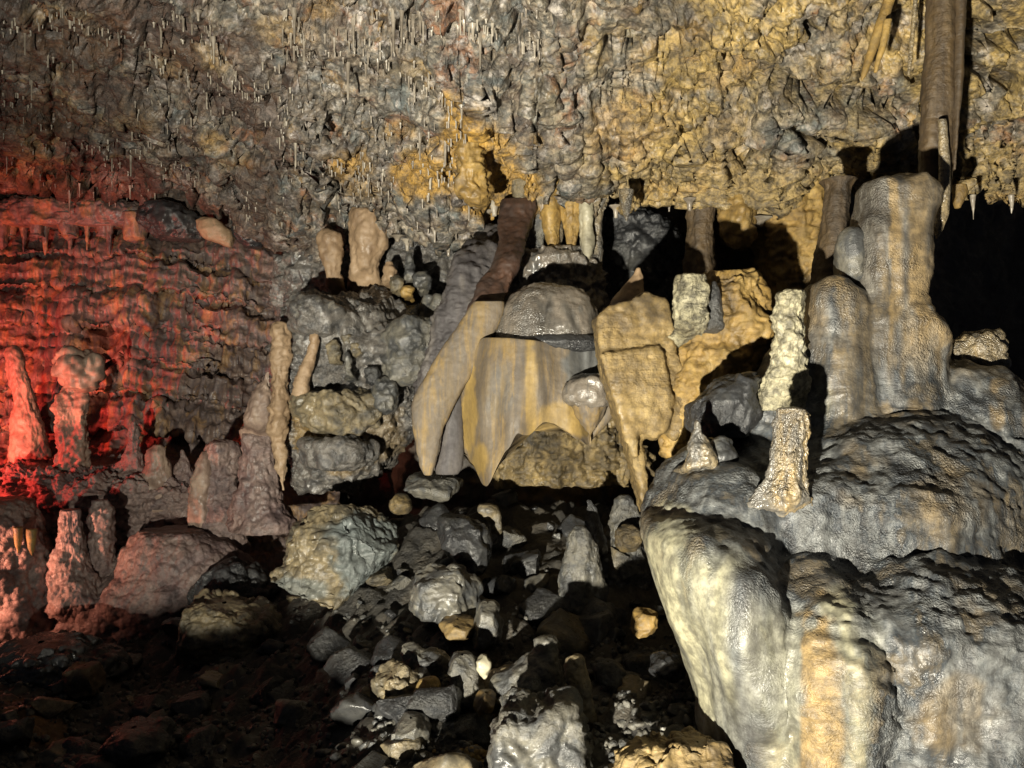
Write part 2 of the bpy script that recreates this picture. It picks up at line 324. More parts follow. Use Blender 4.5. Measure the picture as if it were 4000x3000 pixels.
# ------------------------------------------------------------------ SETTING: ceiling
def build_ceiling():
    cu = [-300, 0, 80, 150, 200, 260, 300, 330, 390, 440, 470, 500, 520, 560, 590, 606, 625, 650, 700, 740, 765, 790, 830, 900, 950, 1000, 1300]
    ve = [186, 190, 190, 203, 213, 233, 244, 240, 240, 250, 240, 226, 224, 232, 218, 197, 214, 197, 189, 196, 214, 204, 196, 196, 202, 207, 205]
    us = np.linspace(-280, 1300, 980); nr = 310; nl = 50
    vedge = np.interp(us, cu, ve) + 7 * vnoise(np.stack([us / 9, us * 0, us * 0], 1)) + 4 * vnoise(np.stack([us / 4, us * 0 + 7, us * 0], 1))
    d0 = np.interp(us, [-300, 0, 300, 512, 750, 1000, 1300], [6.2, 5.6, 4.8, 4.5, 4.6, 5.0, 5.0])
    d1 = np.interp(us, [-300, 0, 150, 300, 450, 600, 750, 1000, 1300], [9.4, 9.2, 8.9, 7.7, 6.6, 6.2, 6.2, 5.9, 5.7])
    t = np.linspace(0, 1, nr)[:, None]
    v = -230 + (vedge + 230) * t
    s = v / vedge; inv = (1 - s) / d0 + s / d1
    G = PT(us[None, :] + 0 * v, v, 1 / inv)
    k = np.linspace(0, 1, nl + 1)[1:, None]
    last = G[-1]
    lip = last[None] + np.stack([0 * k * last[:, 0], 2.2 * k + 0 * last[:, 0], 0.30 * np.sin(np.minimum(k * 4, 1) * math.pi / 2) + 0.5 * k + 0 * last[:, 0]], -1)
    G = np.concatenate([G, lip]); V = G.reshape(-1, 3); F = quads(nr + nl, len(us))
    n = normals(V, F); 
    if np.mean(np.sum(n[:1000] * (np.array([0, 0, CAMZ]) - V[:1000]), 1)) < 0: n = -n
    u, vv = UV(V)
    right = sstep(540, 760, u)
    wp = V + 0.03 * np.stack([vnoise(V * 11), vnoise(V * 11 + 31), vnoise(V * 11 + 57)], 1)
    f1, f2 = worley(wp * 9); g1, _ = worley(wp * np.array([20, 20, 14]) + 3); h1_, _ = worley(wp * np.array([38, 38, 24]) + 9)
    patch = 0.5 + 0.9 * sstep(-0.25, 0.3, fbm(V * 2.3 + 20, 3))
    knob = 0.042 * (0.5 - f1**2 * 1.3) + patch * (0.030 * (0.5 - g1**2 * 1.4) + 0.014 * (0.5 - h1_**2 * 1.4))
    big = 0.22 * fbm(V * 1.3, 3) + 0.10 * fbm(V * 4.2, 5, 0.6) + 0.06 * ridged(V * 3 + 8, 4)
    pit = np.minimum(fbm(wp * 7 + 50, 3) + 0.10, 0) * 0.30 + np.minimum(fbm(wp * 15 + 20, 2) + 0.1, 0) * 0.08
    soft = 0.35 + 0.95 * sstep(-0.22, 0.18, fbm(V * 1.5 + 33, 3)); knob = knob * soft; pit = pit * soft
    h = big + knob * (1 - 0.92 * right) + pit + right * (0.022 * fbm(wp * 30, 2) + 0.03 * ridged(wp * np.array([5, 5, 9]), 4, 0.55) + 0.07 * fbm(wp * np.array([8, 8, 12]), 4, 0.62)) + 0.022 * soft * fbm(wp * 24, 3, 0.6)
    # dark crevices in the roof on the right
    def groove(pts, wdt, dep):
        best = np.full(len(V), 1e9); P = np.stack([u, vv], 1) + 7 * np.stack([vnoise(V * 8), vnoise(V * 8 + 40)], 1)
        for (a, b_) in zip(pts[:-1], pts[1:]):
            a = np.array(a, float); b_ = np.array(b_, float); ab = b_ - a
            tt = np.clip(((P - a) @ ab) / (ab @ ab), 0, 1); q = a + tt[:, None] * ab
            best = np.minimum(best, np.hypot(*(P - q).T))
        return -2.0 * dep * np.exp(-(best / (1.25 * wdt))**2)
    h = h + groove([(772, 76), (800, 88), (835, 92), (870, 100), (905, 90), (925, 84)], 6, 0.26)
    h = h + groove([(815, 100), (840, 105), (880, 100), (925, 100)], 4, 0.15)
    h = h + groove([(965, 32), (990, 28), (1030, 6)], 6, 0.22) + groove([(958, 62), (985, 70), (1015, 84)], 5, 0.2) + groove([(960, 45), (1000, 40), (1040, 34)], 4, 0.14)
    h = h + groove([(788, 128), (820, 132), (850, 140)], 5, 0.14) + groove([(610, 42), (625, 50), (640, 54)], 3, 0.12) + groove([(420, 150), (440, 140)], 4, 0.1)
    h = h + groove([(735, 50), (755, 45)], 3, 0.1) + groove([(738, 150), (752, 143)], 7, 0.16) + groove([(800, 20), (815, 40), (830, 8)], 4, 0.12)
    V = V + n * h[:, None]
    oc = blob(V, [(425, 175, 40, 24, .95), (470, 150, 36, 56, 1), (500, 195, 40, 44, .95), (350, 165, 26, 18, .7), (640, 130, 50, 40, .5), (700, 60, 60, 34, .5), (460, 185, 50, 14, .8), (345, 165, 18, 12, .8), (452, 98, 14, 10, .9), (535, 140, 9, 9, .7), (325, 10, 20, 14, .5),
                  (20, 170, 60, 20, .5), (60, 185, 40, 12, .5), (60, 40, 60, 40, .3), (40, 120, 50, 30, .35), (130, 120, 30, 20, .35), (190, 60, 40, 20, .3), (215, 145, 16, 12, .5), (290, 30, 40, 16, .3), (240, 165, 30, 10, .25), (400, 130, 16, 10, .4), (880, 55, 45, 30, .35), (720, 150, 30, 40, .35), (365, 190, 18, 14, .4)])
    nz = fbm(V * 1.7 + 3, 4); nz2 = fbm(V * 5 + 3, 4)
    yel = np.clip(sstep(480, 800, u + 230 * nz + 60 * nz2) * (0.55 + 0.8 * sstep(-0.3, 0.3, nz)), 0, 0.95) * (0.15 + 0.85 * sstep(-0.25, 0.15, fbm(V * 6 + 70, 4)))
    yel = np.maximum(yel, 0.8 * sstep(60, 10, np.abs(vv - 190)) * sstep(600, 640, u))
    return put('ceiling', V, F, M['ceiling'], 'rough knobbly limestone ceiling of the cave, grey at left and yellow at right', None, kind='structure', attrs={'tint': oc, 'tint2': yel, 'tint3': np.clip(sstep(420, 60, u + 150 * fbm(V * 1.1 + 5, 3)) * sstep(-0.35, 0.12, fbm(V * 3.5 + 15, 4)), 0, 0.8)}), V, n  # tint3 puts the dim reddish light of the left roof into its colour
ceil_ob, CV, CN = build_ceiling()

# ------------------------------------------------------------------ SETTING: ground
FLOOR_PTS = []
def depth_at(u, v):
    """distance of the ground where the picture shows it at (u, v)."""
    c = np.interp(v, [480, 540, 600, 700, 768, 860], [6.6, 5.8, 5.0, 3.95, 3.45, 2.9])
    l = np.interp(v, [560, 600, 640, 700, 768, 860], [8.0, 7.4, 6.6, 5.3, 4.3, 3.5])
    t = sstep(220, 430, np.asarray(u, float))
    return l * (1 - t) + c * t
def build_floor():
    pts = []
    for u in range(-400, 1100, 60):
        for v in (500, 540, 580, 620, 660, 700, 740, 790, 850):
            if v < np.interp(u, [-400, 120, 220, 300, 400], [640, 640, 600, 530, 480]): continue
            if u > 640 and v < 640: continue
            pts.append(PT(u, v, float(depth_at(u, v))))
    for x in (-9, -5, -2, 1, 4): pts.append((x, 9.5, 0.2 if x > -4 else -0.4)); pts.append((x, -2.5, -1.7)); pts.append((x, -0.8, -1.5))
    for x in (2, 4): pts.append((x, 6, 0.6)); pts.append((x, 3, 0.0))
    pts = np.array(pts)
    gx, gy = np.meshgrid(np.linspace(-9, 5, 520), np.linspace(-2.5, 9.5, 620))
    # smooth inverse-distance surface on a coarse grid, then upsampled
    cx, cy = np.linspace(-9, 5, 71), np.linspace(-2.5, 9.5, 61)
    Xc, Yc = np.meshgrid(cx, cy)
    D2 = (Xc.ravel()[:, None] - pts[:, 0])**2 + (Yc.ravel()[:, None] - pts[:, 1])**2 + 0.05
    W = 1 / D2**2; Zc = ((W * pts[:, 2]).sum(1) / W.sum(1)).reshape(Xc.shape)
    for _ in range(2):
        Zp = np.pad(Zc, 1, mode='edge'); Zc = (Zp[:-2, 1:-1] + Zp[2:, 1:-1] + Zp[1:-1, :-2] + Zp[1:-1, 2:] + 2 * Zc) / 6
    fx = (gx + 9) / 14 * 70; fy = (gy + 2.5) / 12 * 60
    i = np.clip(fx.astype(int), 0, 69); j = np.clip(fy.astype(int), 0, 59); a = fx - i; b = fy - j
    Z = Zc[j, i] * (1-a) * (1-b) + Zc[j, i+1] * a * (1-b) + Zc[j+1, i] * (1-a) * b + Zc[j+1, i+1] * a * b
    V = np.stack([gx, gy, Z], -1).reshape(-1, 3)
    P = V.copy(); P[:, 2] *= 0.3
    f1, f2 = worley(P * np.array([6, 6, 6])); g1, g2 = worley(P * 14 + 5)
    V[:, 2] += 0.16 * fbm(P * 1.6, 4) + 0.09 * (0.5 - f1) + 0.045 * (0.5 - g1) + 0.03 * fbm(P * 12, 3) - 0.05
    u, v = UV(V)
    oc = blob(V, [(482, 730, 14, 40, 1), (40, 730, 30, 20, .5), (20, 718, 30, 16, .7), (560, 760, 20, 10, .3)])
    F = quads(620, 520)
    put('ground', V, F, M['floor'], 'dark broken rubble ground of the cave', None, kind='structure', attrs={'tint': oc})
    def height(x, y):
        ix = int(np.clip((x + 9) / 14 * 519, 0, 519)); iy = int(np.clip((y + 2.5) / 12 * 619, 0, 619))
        return V[iy * 520 + ix, 2]
    return height
ground_z = build_floor()

# ------------------------------------------------------------------ SETTING: back wall and the left terraced wall
def sheet(us, vs, dfun, dispf):
    U, W_ = np.meshgrid(us, vs); D = dfun(U, W_)
    V = PT(U, W_, D).reshape(-1, 3); F = quads(len(vs), len(us)); n = normals(V, F)
    if np.mean(np.sum(n * (np.array([0, 0, CAMZ]) - V), 1)) < 0: n = -n
    return V + n * dispf(V)[:, None], F
def build_walls():
    V, F = sheet(np.linspace(200, 1420, 560), np.linspace(120, 640, 260),
                 lambda U, W_: np.interp(U, [200, 300, 420, 560, 640, 700, 730, 780, 900, 1020, 1420], [11.0, 9.8, 8.2, 7.6, 9.4, 9.4, 7.4, 7.2, 9.0, 11.0, 10.0]) - 0.0016 * (W_ - 200),
                 lambda V: 0.16 * fbm(V * 1.8, 4) + d_rock(V, 0.06, 0.8))
    put('rock_wall', V, F, M['wall'], 'dark brown rock wall at the back of the cave', None, kind='structure', attrs={'tint': blob(V, [(740, 222, 24, 30, 1), (700, 230, 60, 34, .3), (560, 470, 70, 40, .6)])})  # bright ochre patch in the recess stands in for light falling on the wall
    us = np.linspace(-330, 340, 660); vs = np.linspace(176, 680, 640)
    def df(U, W_):
        base = np.interp(W_, [176, 215, 250, 400, 470, 520, 600, 680], [9.9, 9.5, 9.15, 8.75, 8.5, 8.1, 7.3, 6.6])
        base = base - 0.5 * sstep(0, -250, U)
        # edge line of every terrace sinks to the right
        sh = 0.00055 * np.maximum(U - 60, 0)**2 + 1.8 * np.sin(U / 33) + 4 * vnoise(np.stack([U.ravel() / 26, W_.ravel() / 90, 0 * U.ravel()], 1)).reshape(U.shape) \
            + 2.4 * vnoise(np.stack([U.ravel() / 5, W_.ravel() / 60, 0 * U.ravel() + 4], 1)).reshape(U.shape)
        q = W_ - sh
        ed = np.array([218, 254, 286, 324, 357, 392, 430]); h = 0 * U
        for a, b_ in zip(ed[:-1], ed[1:]):
            f = np.clip((q - a) / (b_ - a), 0, 1); ins = (q >= a) & (q < b_)
            am_ = 0.15 * (0.35 + 0.9 * sstep(-0.4, 0.3, vnoise(np.stack([U.ravel() / 45, 0 * U.ravel() + a, 0 * U.ravel()], 1)).reshape(U.shape))); h = np.where(ins, am_ * sstep(0.0, 0.22, f) * (1 - 0.5 * sstep(0.93, 1.0, f)) + 0.05 * f + 0.012 * np.sin(f * 15 + 3 * vnoise(np.stack([U.ravel() / 30, W_.ravel() / 60, 0 * U.ravel() + 9], 1)).reshape(U.shape)) - 0.15, h)
        h = np.where(q < 218, -0.20 - 0.35 * sstep(222, 205, q), h); h = np.where(q >= 430, -0.20 * sstep(470, 430, q), h)
        return base - h * (1 - sstep(270, 330, U) * 0.5)
    def dp(V):
        u, v = UV(V); low = sstep(400, 470, v)
        fl = 0.07 * fbm(V * np.array([3.5, 1, 0.5]), 3) + 0.05 * fbm(V * np.array([12, 3, 1.0]), 3) + 0.025 * fbm(V * np.array([32, 6, 2.2]), 2)
        f1, _ = worley(V * 9)
        return fl * (1 - 0.5 * low) + 0.06 * fbm(V * 3, 4) + low * (0.10 * fbm(V * 2.2, 4) + 0.05 * (0.5 - f1)) + 0.02 * ridged(V * 9, 3)
    V, F = sheet(us, vs, df, dp)
    o = put('terraced_wall', V, F, M['terrace'], 'terraced flowstone wall with fluted bands glowing red and orange', None, kind='structure')
    # the enclosing rock at the far left and far right, out of frame, so the cave stays closed
build_walls()

# ------------------------------------------------------------------ THINGS: the great flowstone mound at right
def fused(parts, voxel, mat, name, label, cat, dispf, attrs=None, it=6):
    Vs = []; Fs = []; o = 0
    parts = [(V, np.concatenate([F[:, [0, 1, 2]], F[:, [0, 2, 3]]]) if F.shape[1] == 4 else F) for V, F in parts]
    for V, F in parts:
        # close the ends
        Vs.append(V); Fs.append(F + o); o += len(V)
    V = np.concatenate(Vs); F = np.concatenate(Fs)
    me = mesh('tmp', V, F, None); ob = bpy.data.objects.new('tmp', me); COL.objects.link(ob)
    md = ob.modifiers.new('r', 'REMESH'); md.mode = 'VOXEL'; md.voxel_size = voxel
    dg = bpy.context.evaluated_depsgraph_get(); ev = ob.evaluated_get(dg); m2 = bpy.data.meshes.new_from_object(ev)
    nv = len(m2.vertices); V = np.empty(nv * 3, np.float32); m2.vertices.foreach_get('co', V); V = V.reshape(-1, 3).astype(float)
    nl = len(m2.loops); li = np.empty(nl, np.int32); m2.loops.foreach_get('vertex_index', li); F = li.reshape(-1, 4)
    bpy.data.objects.remove(ob); bpy.data.meshes.remove(me); bpy.data.meshes.remove(m2)
    V = smooth(V, F, it); n = normals(V, F)
    if np.mean(np.sum(n * (np.array([0, 0, CAMZ]) - V), 1) * (n[:, 1] < 0)) < 0: pass
    V = V + n * dispf(V)[:, None]
    return put(name, V, F, M[mat], label, cat, attrs=attrs(V) if attrs else None)
L = lambda rows, d, b, **k: loft(rows, d, b, px=4, **k)
mound_parts = [
    # lower left lobe, a cream pillar bulging towards the camera
    L([(499, 690, 692, .4), (503, 662, 716, .33), (512, 648, 742, .25), (528, 644, 760, .12), (560, 655, 776), (590, 661, 786), (612, 665, 790), (651, 681, 796), (690, 696, 800), (725, 707, 806), (768, 726, 812), (840, 740, 830)], 3.42, 0.40),
    # middle body with the tan stripes
    L([(530, 780, 800, .4), (550, 755, 835, .25), (575, 745, 855, .12), (605, 740, 868, .05), (640, 742, 880), (700, 752, 888), (768, 742, 892), (850, 736, 900)], 3.34, 0.46),
    # lower right lobe
    L([(508, 832, 838, .62), (522, 812, 870, .46), (538, 790, 930, .30), (556, 780, 985, .17), (580, 775, 1030, .06), (606, 772, 1070), (660, 790, 1110), (768, 800, 1150), (850, 800, 1160)], 3.45, 0.62),
    # middle tier
    L([(388, 840, 930, .6), (405, 775, 960, .45), (422, 748, 985, .33), (440, 712, 998, .22), (458, 684, 1006, .12), (478, 664, 1010), (495, 655, 1014), (515, 655, 1016), (560, 660, 1024), (620, 700, 1040)], 3.95, 0.62),
    L([(438, 696, 706, .25), (450, 690, 730, .15), (470, 672, 760, .05), (510, 650, 780), (560, 660, 800)], 3.72, 0.40),
    # upper tier under the stalagmites
    L([(345, 776, 800), (352, 774, 935), (370, 768, 938), (395, 758, 960), (430, 752, 985), (470, 745, 1000)], 4.34, 0.42),
    # the tower: tall flat topped stalagmite and the lower one beside it
    L([(178, 884, 908, .0), (181, 866, 920), (190, 860, 929), (206, 862, 930), (222, 858, 924), (256, 857, 926), (296, 852, 918), (312, 847, 922), (322, 844, 937), (345, 842, 940), (372, 838, 936), (405, 836, 937), (440, 830, 935)], 4.12, 0.24, e=3.2, sm=2),
    L([(281, 816, 832), (286, 807, 848), (300, 804, 864), (330, 802, 868), (360, 796, 872), (400, 786, 878), (440, 778, 884)], 4.06, 0.22, e=2.6, sm=2),
    L([(352, 774, 806), (375, 766, 812), (405, 755, 818), (430, 746, 822), (460, 738, 826)], 4.02, 0.16, sm=2),
    # right shoulder running back into the dark
    L([(372, 900, 990), (385, 880, 1010), (410, 860, 1050), (460, 850, 1100), (540, 850, 1140)], 4.3, 0.6),
    L([(432, 980, 1010), (440, 965, 1100), (470, 950, 1200), (600, 940, 1250)], 4.0, 0.5),
]
def mound_disp(V):
    u, v = UV(V)
    f = 0.032 * fbm(V * np.array([6, 6, 0.9]), 3) + 0.06 * fbm(V * np.array([2.4, 2.4, 2.4]) + 4, 4)
    P = V + 0.05 * vnoise(V * 5)[:, None]; r = 0.012 * ridged(np.stack([P[:, 0] * 8, P[:, 1] * 8, P[:, 2] * 17 + 4 * P[:, 0]], 1), 4) + 0.009 * fbm(V * np.array([24, 24, 40]), 2)
    calm = 1 - 0.93 * sstep(790, 740, u) * sstep(530, 575, v)
    return f + r * calm * (1 + 0.45 * sstep(790, 860, u) * sstep(385, 420, v)) * (0.5 + 0.5 * sstep(385, 420, v))
def mound_attrs(V):
    u, v = UV(V)
    nz = fbm(V * np.array([7, 7, 1.5]), 3) * 26
    cream = 0.95 * sstep(750, 700, u + nz) * sstep(520, 560, v + nz) + 0.45 * sstep(735, 765, u + nz) * sstep(885, 850, u + nz) * sstep(585, 640, v + nz)
    cream = np.clip(np.maximum(cream, blob(V, [(700, 440, 16, 30, .3), (835, 640, 22, 70, .8), (672, 520, 22, 20, .6), (810, 400, 40, 30, .35)])), 0, 1)
    st = fbm(V * np.array([16, 16, 0.9]), 3); st2 = fbm(V * np.array([30, 30, 1.5]) + 9, 2)
    tan = blob(V, [(1000, 410, 12, 30, .6), (900, 410, 40, 16, .35), (950, 500, 60, 40, .3), (960, 720, 60, 50, .35), (990, 600, 40, 30, .3), (860, 470, 30, 40, .25)]) * sstep(-0.25, 0.2, st)
    rib = sstep(800, 806, u + 12 * st + 5 * st2) * sstep(838, 826, u + 18 * st) * sstep(600, 660, v + 60 * st2)
    tower = sstep(400, 330, v + 60 * st) * np.where(u > 888 + 10 * st2, 0.8 * sstep(-0.55, 0.15, st), np.where(u > 845, 0.2, 0.7 * sstep(-0.4, 0.4, st)))
    tan = np.maximum(np.maximum(tan, 0.95 * rib), np.where(u > 800, tower, 0)); cream = cream * (1 - 0.7 * rib) * np.clip(0.72 + 0.9 * st, 0.3, 1)
    return {'tint': cream, 'tint2': tan}
fused(mound_parts, 0.0125, 'flow', 'flowstone_mound', 'huge wet grey and cream flowstone mound with a tall flat topped tower', 'flowstone', mound_disp, mound_attrs, it=12)

thing('stalagmite', [(228, 846, 850), (234, 838, 862), (250, 834, 866), (275, 836, 866), (300, 834, 868)], 4.1, 'grey',
      'grey rounded stub leaning against the left side of the tall tower of the mound', 'stalagmite', b=0.12, amp=0.02)
thing('stalagmite', [(290, 786, 800), (293, 777, 804), (310, 776, 804), (335, 775, 804), (349, 773, 806), (372, 768, 808), (392, 762, 810), (410, 756, 812)], 3.88, 'rough',
      'short cracked whitish cream stalagmite at the upper left of the mound', 'stalagmite', b=0.09, disp='rock', amp=0.025, s=2, px=1.2, sink=0.08)
thing('stalagmite', [(408, 778, 806), (411, 774, 813), (416, 773, 816), (440, 770, 814), (470, 763, 812), (495, 752, 818), (515, 734, 834), (535, 710, 862)], 3.36, 'tan',
      'stubby rough pinkish tan stalagmite with a dark shadow on the mound right above it', 'stalagmite', b=0.12, amp=0.04, s=1.3, px=1.2, sink=0.3)
thing('stalagmite', [(421, 695, 699), (427, 691, 703), (440, 688, 707), (460, 686, 712), (485, 676, 722)], 3.6, 'tan',
      'small pale pointed stalagmite knob on the left rim of the mound', 'stalagmite', b=0.06, amp=0.035, px=1.2, disp='lump', s=1.5)
thing('stalagmite', [(437, 719, 726), (441, 715, 731), (452, 711, 734), (466, 706, 740)], 3.66, 'grey',
      'small grey stalagmite knob next to the pale pointed one', 'stalagmite', b=0.05, amp=0.035, px=1.2, disp='lump', s=1.5)
thing('rock', [(372, 742, 756), (380, 718, 760), (395, 700, 760), (410, 692, 758), (424, 690, 754), (436, 695, 748)], 4.0, 'darkrock',
      'rock coloured black for the shadow there, leaning on the left flank of the mound below the cracked cream stalagmite', 'rock', b=0.18, disp='rock', amp=0.03)  # black colour stands in for the shadow on this flank
thing('flowstone_lump', [(332, 978, 984), (338, 968, 994), (350, 940, 1000), (362, 938, 1001), (370, 950, 992), (374, 968, 978)], 4.35, 'tan',
      'tan knobbly flowstone lump sticking out into the dark at the right of the mound', 'flowstone', b=0.14, disp='knob', amp=0.03, s=1.2)

# ------------------------------------------------------------------ THINGS: slab, rough stalagmite, yellow rock behind
def prism(outline, dfun, thick):
    import bmesh
    bm = bmesh.new(); fr = []; bk = []
    for (u, v) in outline:
        d_ = dfun(u, v); p = PT(u, v, d_)
        fr.append(bm.verts.new(p)); bk.append(bm.verts.new(p + np.array([0.02, thick, 0.0])))
    bm.faces.new(fr); bm.faces.new(bk[::-1]); n_ = len(fr)
    for q in range(n_): bm.faces.new((fr[(q + 1) % n_], fr[q], bk[q], bk[(q + 1) % n_]))
    bmesh.ops.recalc_face_normals(bm, faces=bm.faces); bmesh.ops.triangulate(bm, faces=bm.faces)
    V = np.array([v.co[:] for v in bm.verts]); F = np.array([[v.index for v in f.verts] for f in bm.faces]); bm.free()
    return V, F
def slab_d(u, v): return 4.50 + 0.0006 * (440 - v) + 0.0012 * (u - 597)
def rock_disp(amp, s=1.0):
    return lambda V: d_rock(V, amp, s) * 0.7 + amp * 0.5 * fbm(V * 22, 4, 0.6) + amp * 0.35 * ridged(np.stack([V[:, 0] * 6, V[:, 1] * 6, V[:, 2] * 22], 1), 3)
fused([prism([(597, 316), (608, 306), (630, 301), (646, 289), (667, 298), (673, 326), (684, 372), (692, 408), (684, 430), (676, 440), (664, 430), (655, 441), (641, 436), (646, 470), (649, 500), (649, 522), (645, 512), (635, 472), (627, 446), (617, 410), (606, 376), (600, 354)], slab_d, 0.42),
       prism([(601, 353), (640, 349), (660, 344), (664, 362), (674, 404), (670, 428), (655, 439), (640, 432), (636, 460), (626, 442), (617, 409), (607, 378)], lambda u, v: slab_d(u, v) - 0.055, 0.3)], 0.014, 'slab', 'rock_slab',
      'big leaning tan rock slab with a crack across it, left of the mound', 'rock', rock_disp(0.020, 1.5), it=2)
thing('stalagmite', [(274, 684, 700), (277, 677, 706), (300, 675, 707), (320, 674, 707), (334, 674, 708), (345, 670, 712)], 4.5, 'rough',
      'bright cream blocky stalagmite standing behind the leaning tan slab', 'stalagmite', b=0.08, disp='rock', amp=0.022, s=2, px=1.2)
thing('rock', [(272, 716, 744), (280, 700, 760), (300, 686, 768), (340, 676, 768), (380, 668, 758), (412, 664, 736), (436, 660, 712), (456, 660, 690)], 4.76, 'ochre',
      'yellow rough rock mass between the leaning slab and the mound', 'rock', b=0.25, disp='rock', amp=0.05)
thing('column', [(180, 700, 740), (205, 688, 718), (230, 689, 716), (270, 684, 718), (300, 680, 724), (330, 676, 730)], 6.2, 'brown',
      'dark brown column in the black recess beside the ochre block', 'column', b=0.15, amp=0.03)
thing('rock', [(194, 736, 742), (198, 724, 750), (215, 720, 755), (235, 722, 756), (244, 728, 748), (248, 734, 742)], 6.1, 'ochre',
      'ochre block standing in for the lit patch of rock in the dark recess under the ceiling lip', 'rock', b=0.18, disp='rock', amp=0.05)  # block added so its ochre colour shows the pool of light here
thing('rock', [(186, 770, 810), (200, 756, 822), (230, 752, 826), (262, 756, 824), (290, 764, 820), (320, 772, 812)], 6.3, 'ochre',
      'ochre speckled rock in the recess between the ochre block and the brown column', 'rock', b=0.3, disp='rock', amp=0.07)
thing('rock', [(205, 612, 640), (225, 604, 668), (250, 602, 690), (280, 604, 700), (310, 610, 700)], 7.0, 'darkrock',
      'black rounded rock deep in the recess above the leaning slab', 'rock', b=0.3, disp='lump', amp=0.08)
thing('column', [(180, 820, 856), (190, 824, 852), (215, 822, 850), (250, 818, 848), (290, 812, 850), (330, 808, 850)], 4.7, 'brown',
      'brown column rising behind the mound left of its tall tower', 'column', b=0.14, amp=0.03)

# ------------------------------------------------------------------ THINGS: the hanging column group at right
colm = empty('column', PT(940, 0, 4.6), 'tall brown hanging column with a pointed tip, beside the tall tower of the mound', 'column')
thing('shaft', [(-160, 922, 966), (-60, 927, 960), (0, 929, 956), (50, 926, 955), (75, 923, 953), (100, 922, 955), (150, 920, 953), (185, 921, 952), (205, 925, 948), (215, 930, 944)], 4.6, 'brown', None, None, b=0.10, amp=0.022, parent=colm)
thing('tip', [(120, 938, 946), (160, 938, 950), (190, 938, 951), (215, 935, 949), (228, 933, 944), (238, 936, 938)], 4.45, 'tan', None, None, b=0.03, amp=0.008, parent=colm)
thing('rib', [(-160, 956, 970), (0, 954, 966), (60, 953, 963), (120, 952, 959), (170, 951, 955)], 4.55, 'brown', None, None, b=0.05, amp=0.01, parent=colm)
thing('rib', [(-160, 912, 922), (0, 913, 918), (40, 910, 914), (75, 907, 910)], 4.5, 'tan', None, None, b=0.02, amp=0.006, parent=colm)
thing('stalactite', [(-40, 896, 912), (3, 882, 894), (25, 875, 887), (45, 869, 879), (62, 864, 872), (76, 861, 866), (80, 861, 863)], 4.5, 'ochre',
      'bright ochre blade stalactite slanting down near the top right', 'stalactite', b=0.03, amp=0.004, px=1.2, sm=2)
thing('stalactite', [(20, 884, 892), (45, 880, 887), (60, 876, 881), (72, 874, 877)], 4.35, 'ochre', 'thin ochre stalactite right behind the bright ochre blade', 'stalactite', b=0.02, amp=0.006, px=1.2)
thing('stalactite', [(185, 952, 966), (192, 952, 968), (200, 952, 964), (208, 955, 960)], 4.9, 'ochre', 'small blunt stalactite just right of the hanging column tip', 'stalactite', b=0.04, amp=0.01, px=1.2)
thing('stalactite', [(195, 970, 976), (205, 972, 974.6), (219, 973, 973.8)], 5.2, 'straw', 'single thin straw on the ceiling lip at the far right of the hanging column', 'stalactite', px=1)
thing('stalactite', [(195, 1008, 1014), (205, 1010, 1013), (213, 1011, 1012)], 5.2, 'straw', 'small drip on the ceiling lip nearest the right edge', 'stalactite', px=1)

# ------------------------------------------------------------------ THINGS: the central shield with its draperies
sh = empty('shield_formation', PT(530, 480, 5.4), 'large banded tan shield with hanging drapery edges in the middle of the cave', 'drapery')
thing('dome', [(284, 540, 556), (288, 524, 574), (296, 512, 586), (310, 503, 596), (325, 497, 602), (338, 492, 604), (350, 488, 606)], 5.5, 'dome', None, None, b=0.36, amp=0.025, e=2.3, parent=sh)
def sh_body_cut(V):
    u, v = UV(V); x = u
    # ragged lower edge: long fold tips hang at left, the middle is hollowed out
    bot = np.interp(x, [455, 462, 470, 480, 486, 492, 500, 511, 519, 529, 542, 555, 566, 580, 588, 596, 606], [440, 452, 466, 478, 490, 476, 462, 442, 431, 436, 421, 424, 432, 440, 447, 436, 408])
    top = np.interp(x, [455, 461, 470, 483, 511, 582, 606], [354, 348, 342, 337, 338, 346, 349])
    xs = np.linspace(450, 612, 325); kb = np.hanning(19); kb /= kb.sum()
    bs_ = np.interp(xs, [455, 462, 470, 480, 486, 492, 500, 511, 519, 529, 542, 555, 566, 580, 588, 596, 606], [440, 452, 466, 480, 492, 478, 462, 442, 431, 435, 424, 424, 432, 440, 447, 436, 408])
    bs_ = np.convolve(np.pad(bs_, 9, mode='edge'), kb, 'valid') + 2.5 * vnoise(np.stack([xs / 6, xs * 0, xs * 0], 1))
    bot = np.interp(x, xs, bs_)
    t = np.clip((v - 340) / 110, 0, 1)
    vn = top + (bot - top) * t
    V = V.copy(); V[:, 2] = CAMZ - (vn - 384) / FPX * V[:, 1]
    # vertical folds
    V[:, 1] += (0.06 * np.sin((x - 460) / 6.5 + 1.2 * np.sin(vn / 30)) * sstep(520, 465, x) + 0.035 * np.sin((x - 520 + 8 * np.sin(vn / 37)) / 10) * sstep(350, 430, vn) + 0.10 * ((x - 532) / 72)**2 - 0.03 * np.sin((vn - 340) / 38) + 0.07 * fbm(np.stack([V[:, 0] * 7, 0 * x, V[:, 2] * 1.3], 1), 3)) * (V[:, 1] < 5.4)
    return V
def sh_attr(V):
    u, v = UV(V)
    return {'tint': blob(V, [(590, 370, 24, 26, .9), (500, 392, 14, 30, .35), (452, 440, 10, 20, .5)]), 'tint2': blob(V, [(531, 390, 7, 60, .6), (470, 400, 7, 70, .7), (480, 462, 12, 20, .7), (580, 425, 16, 16, .6), (560, 415, 26, 14, .5)])}
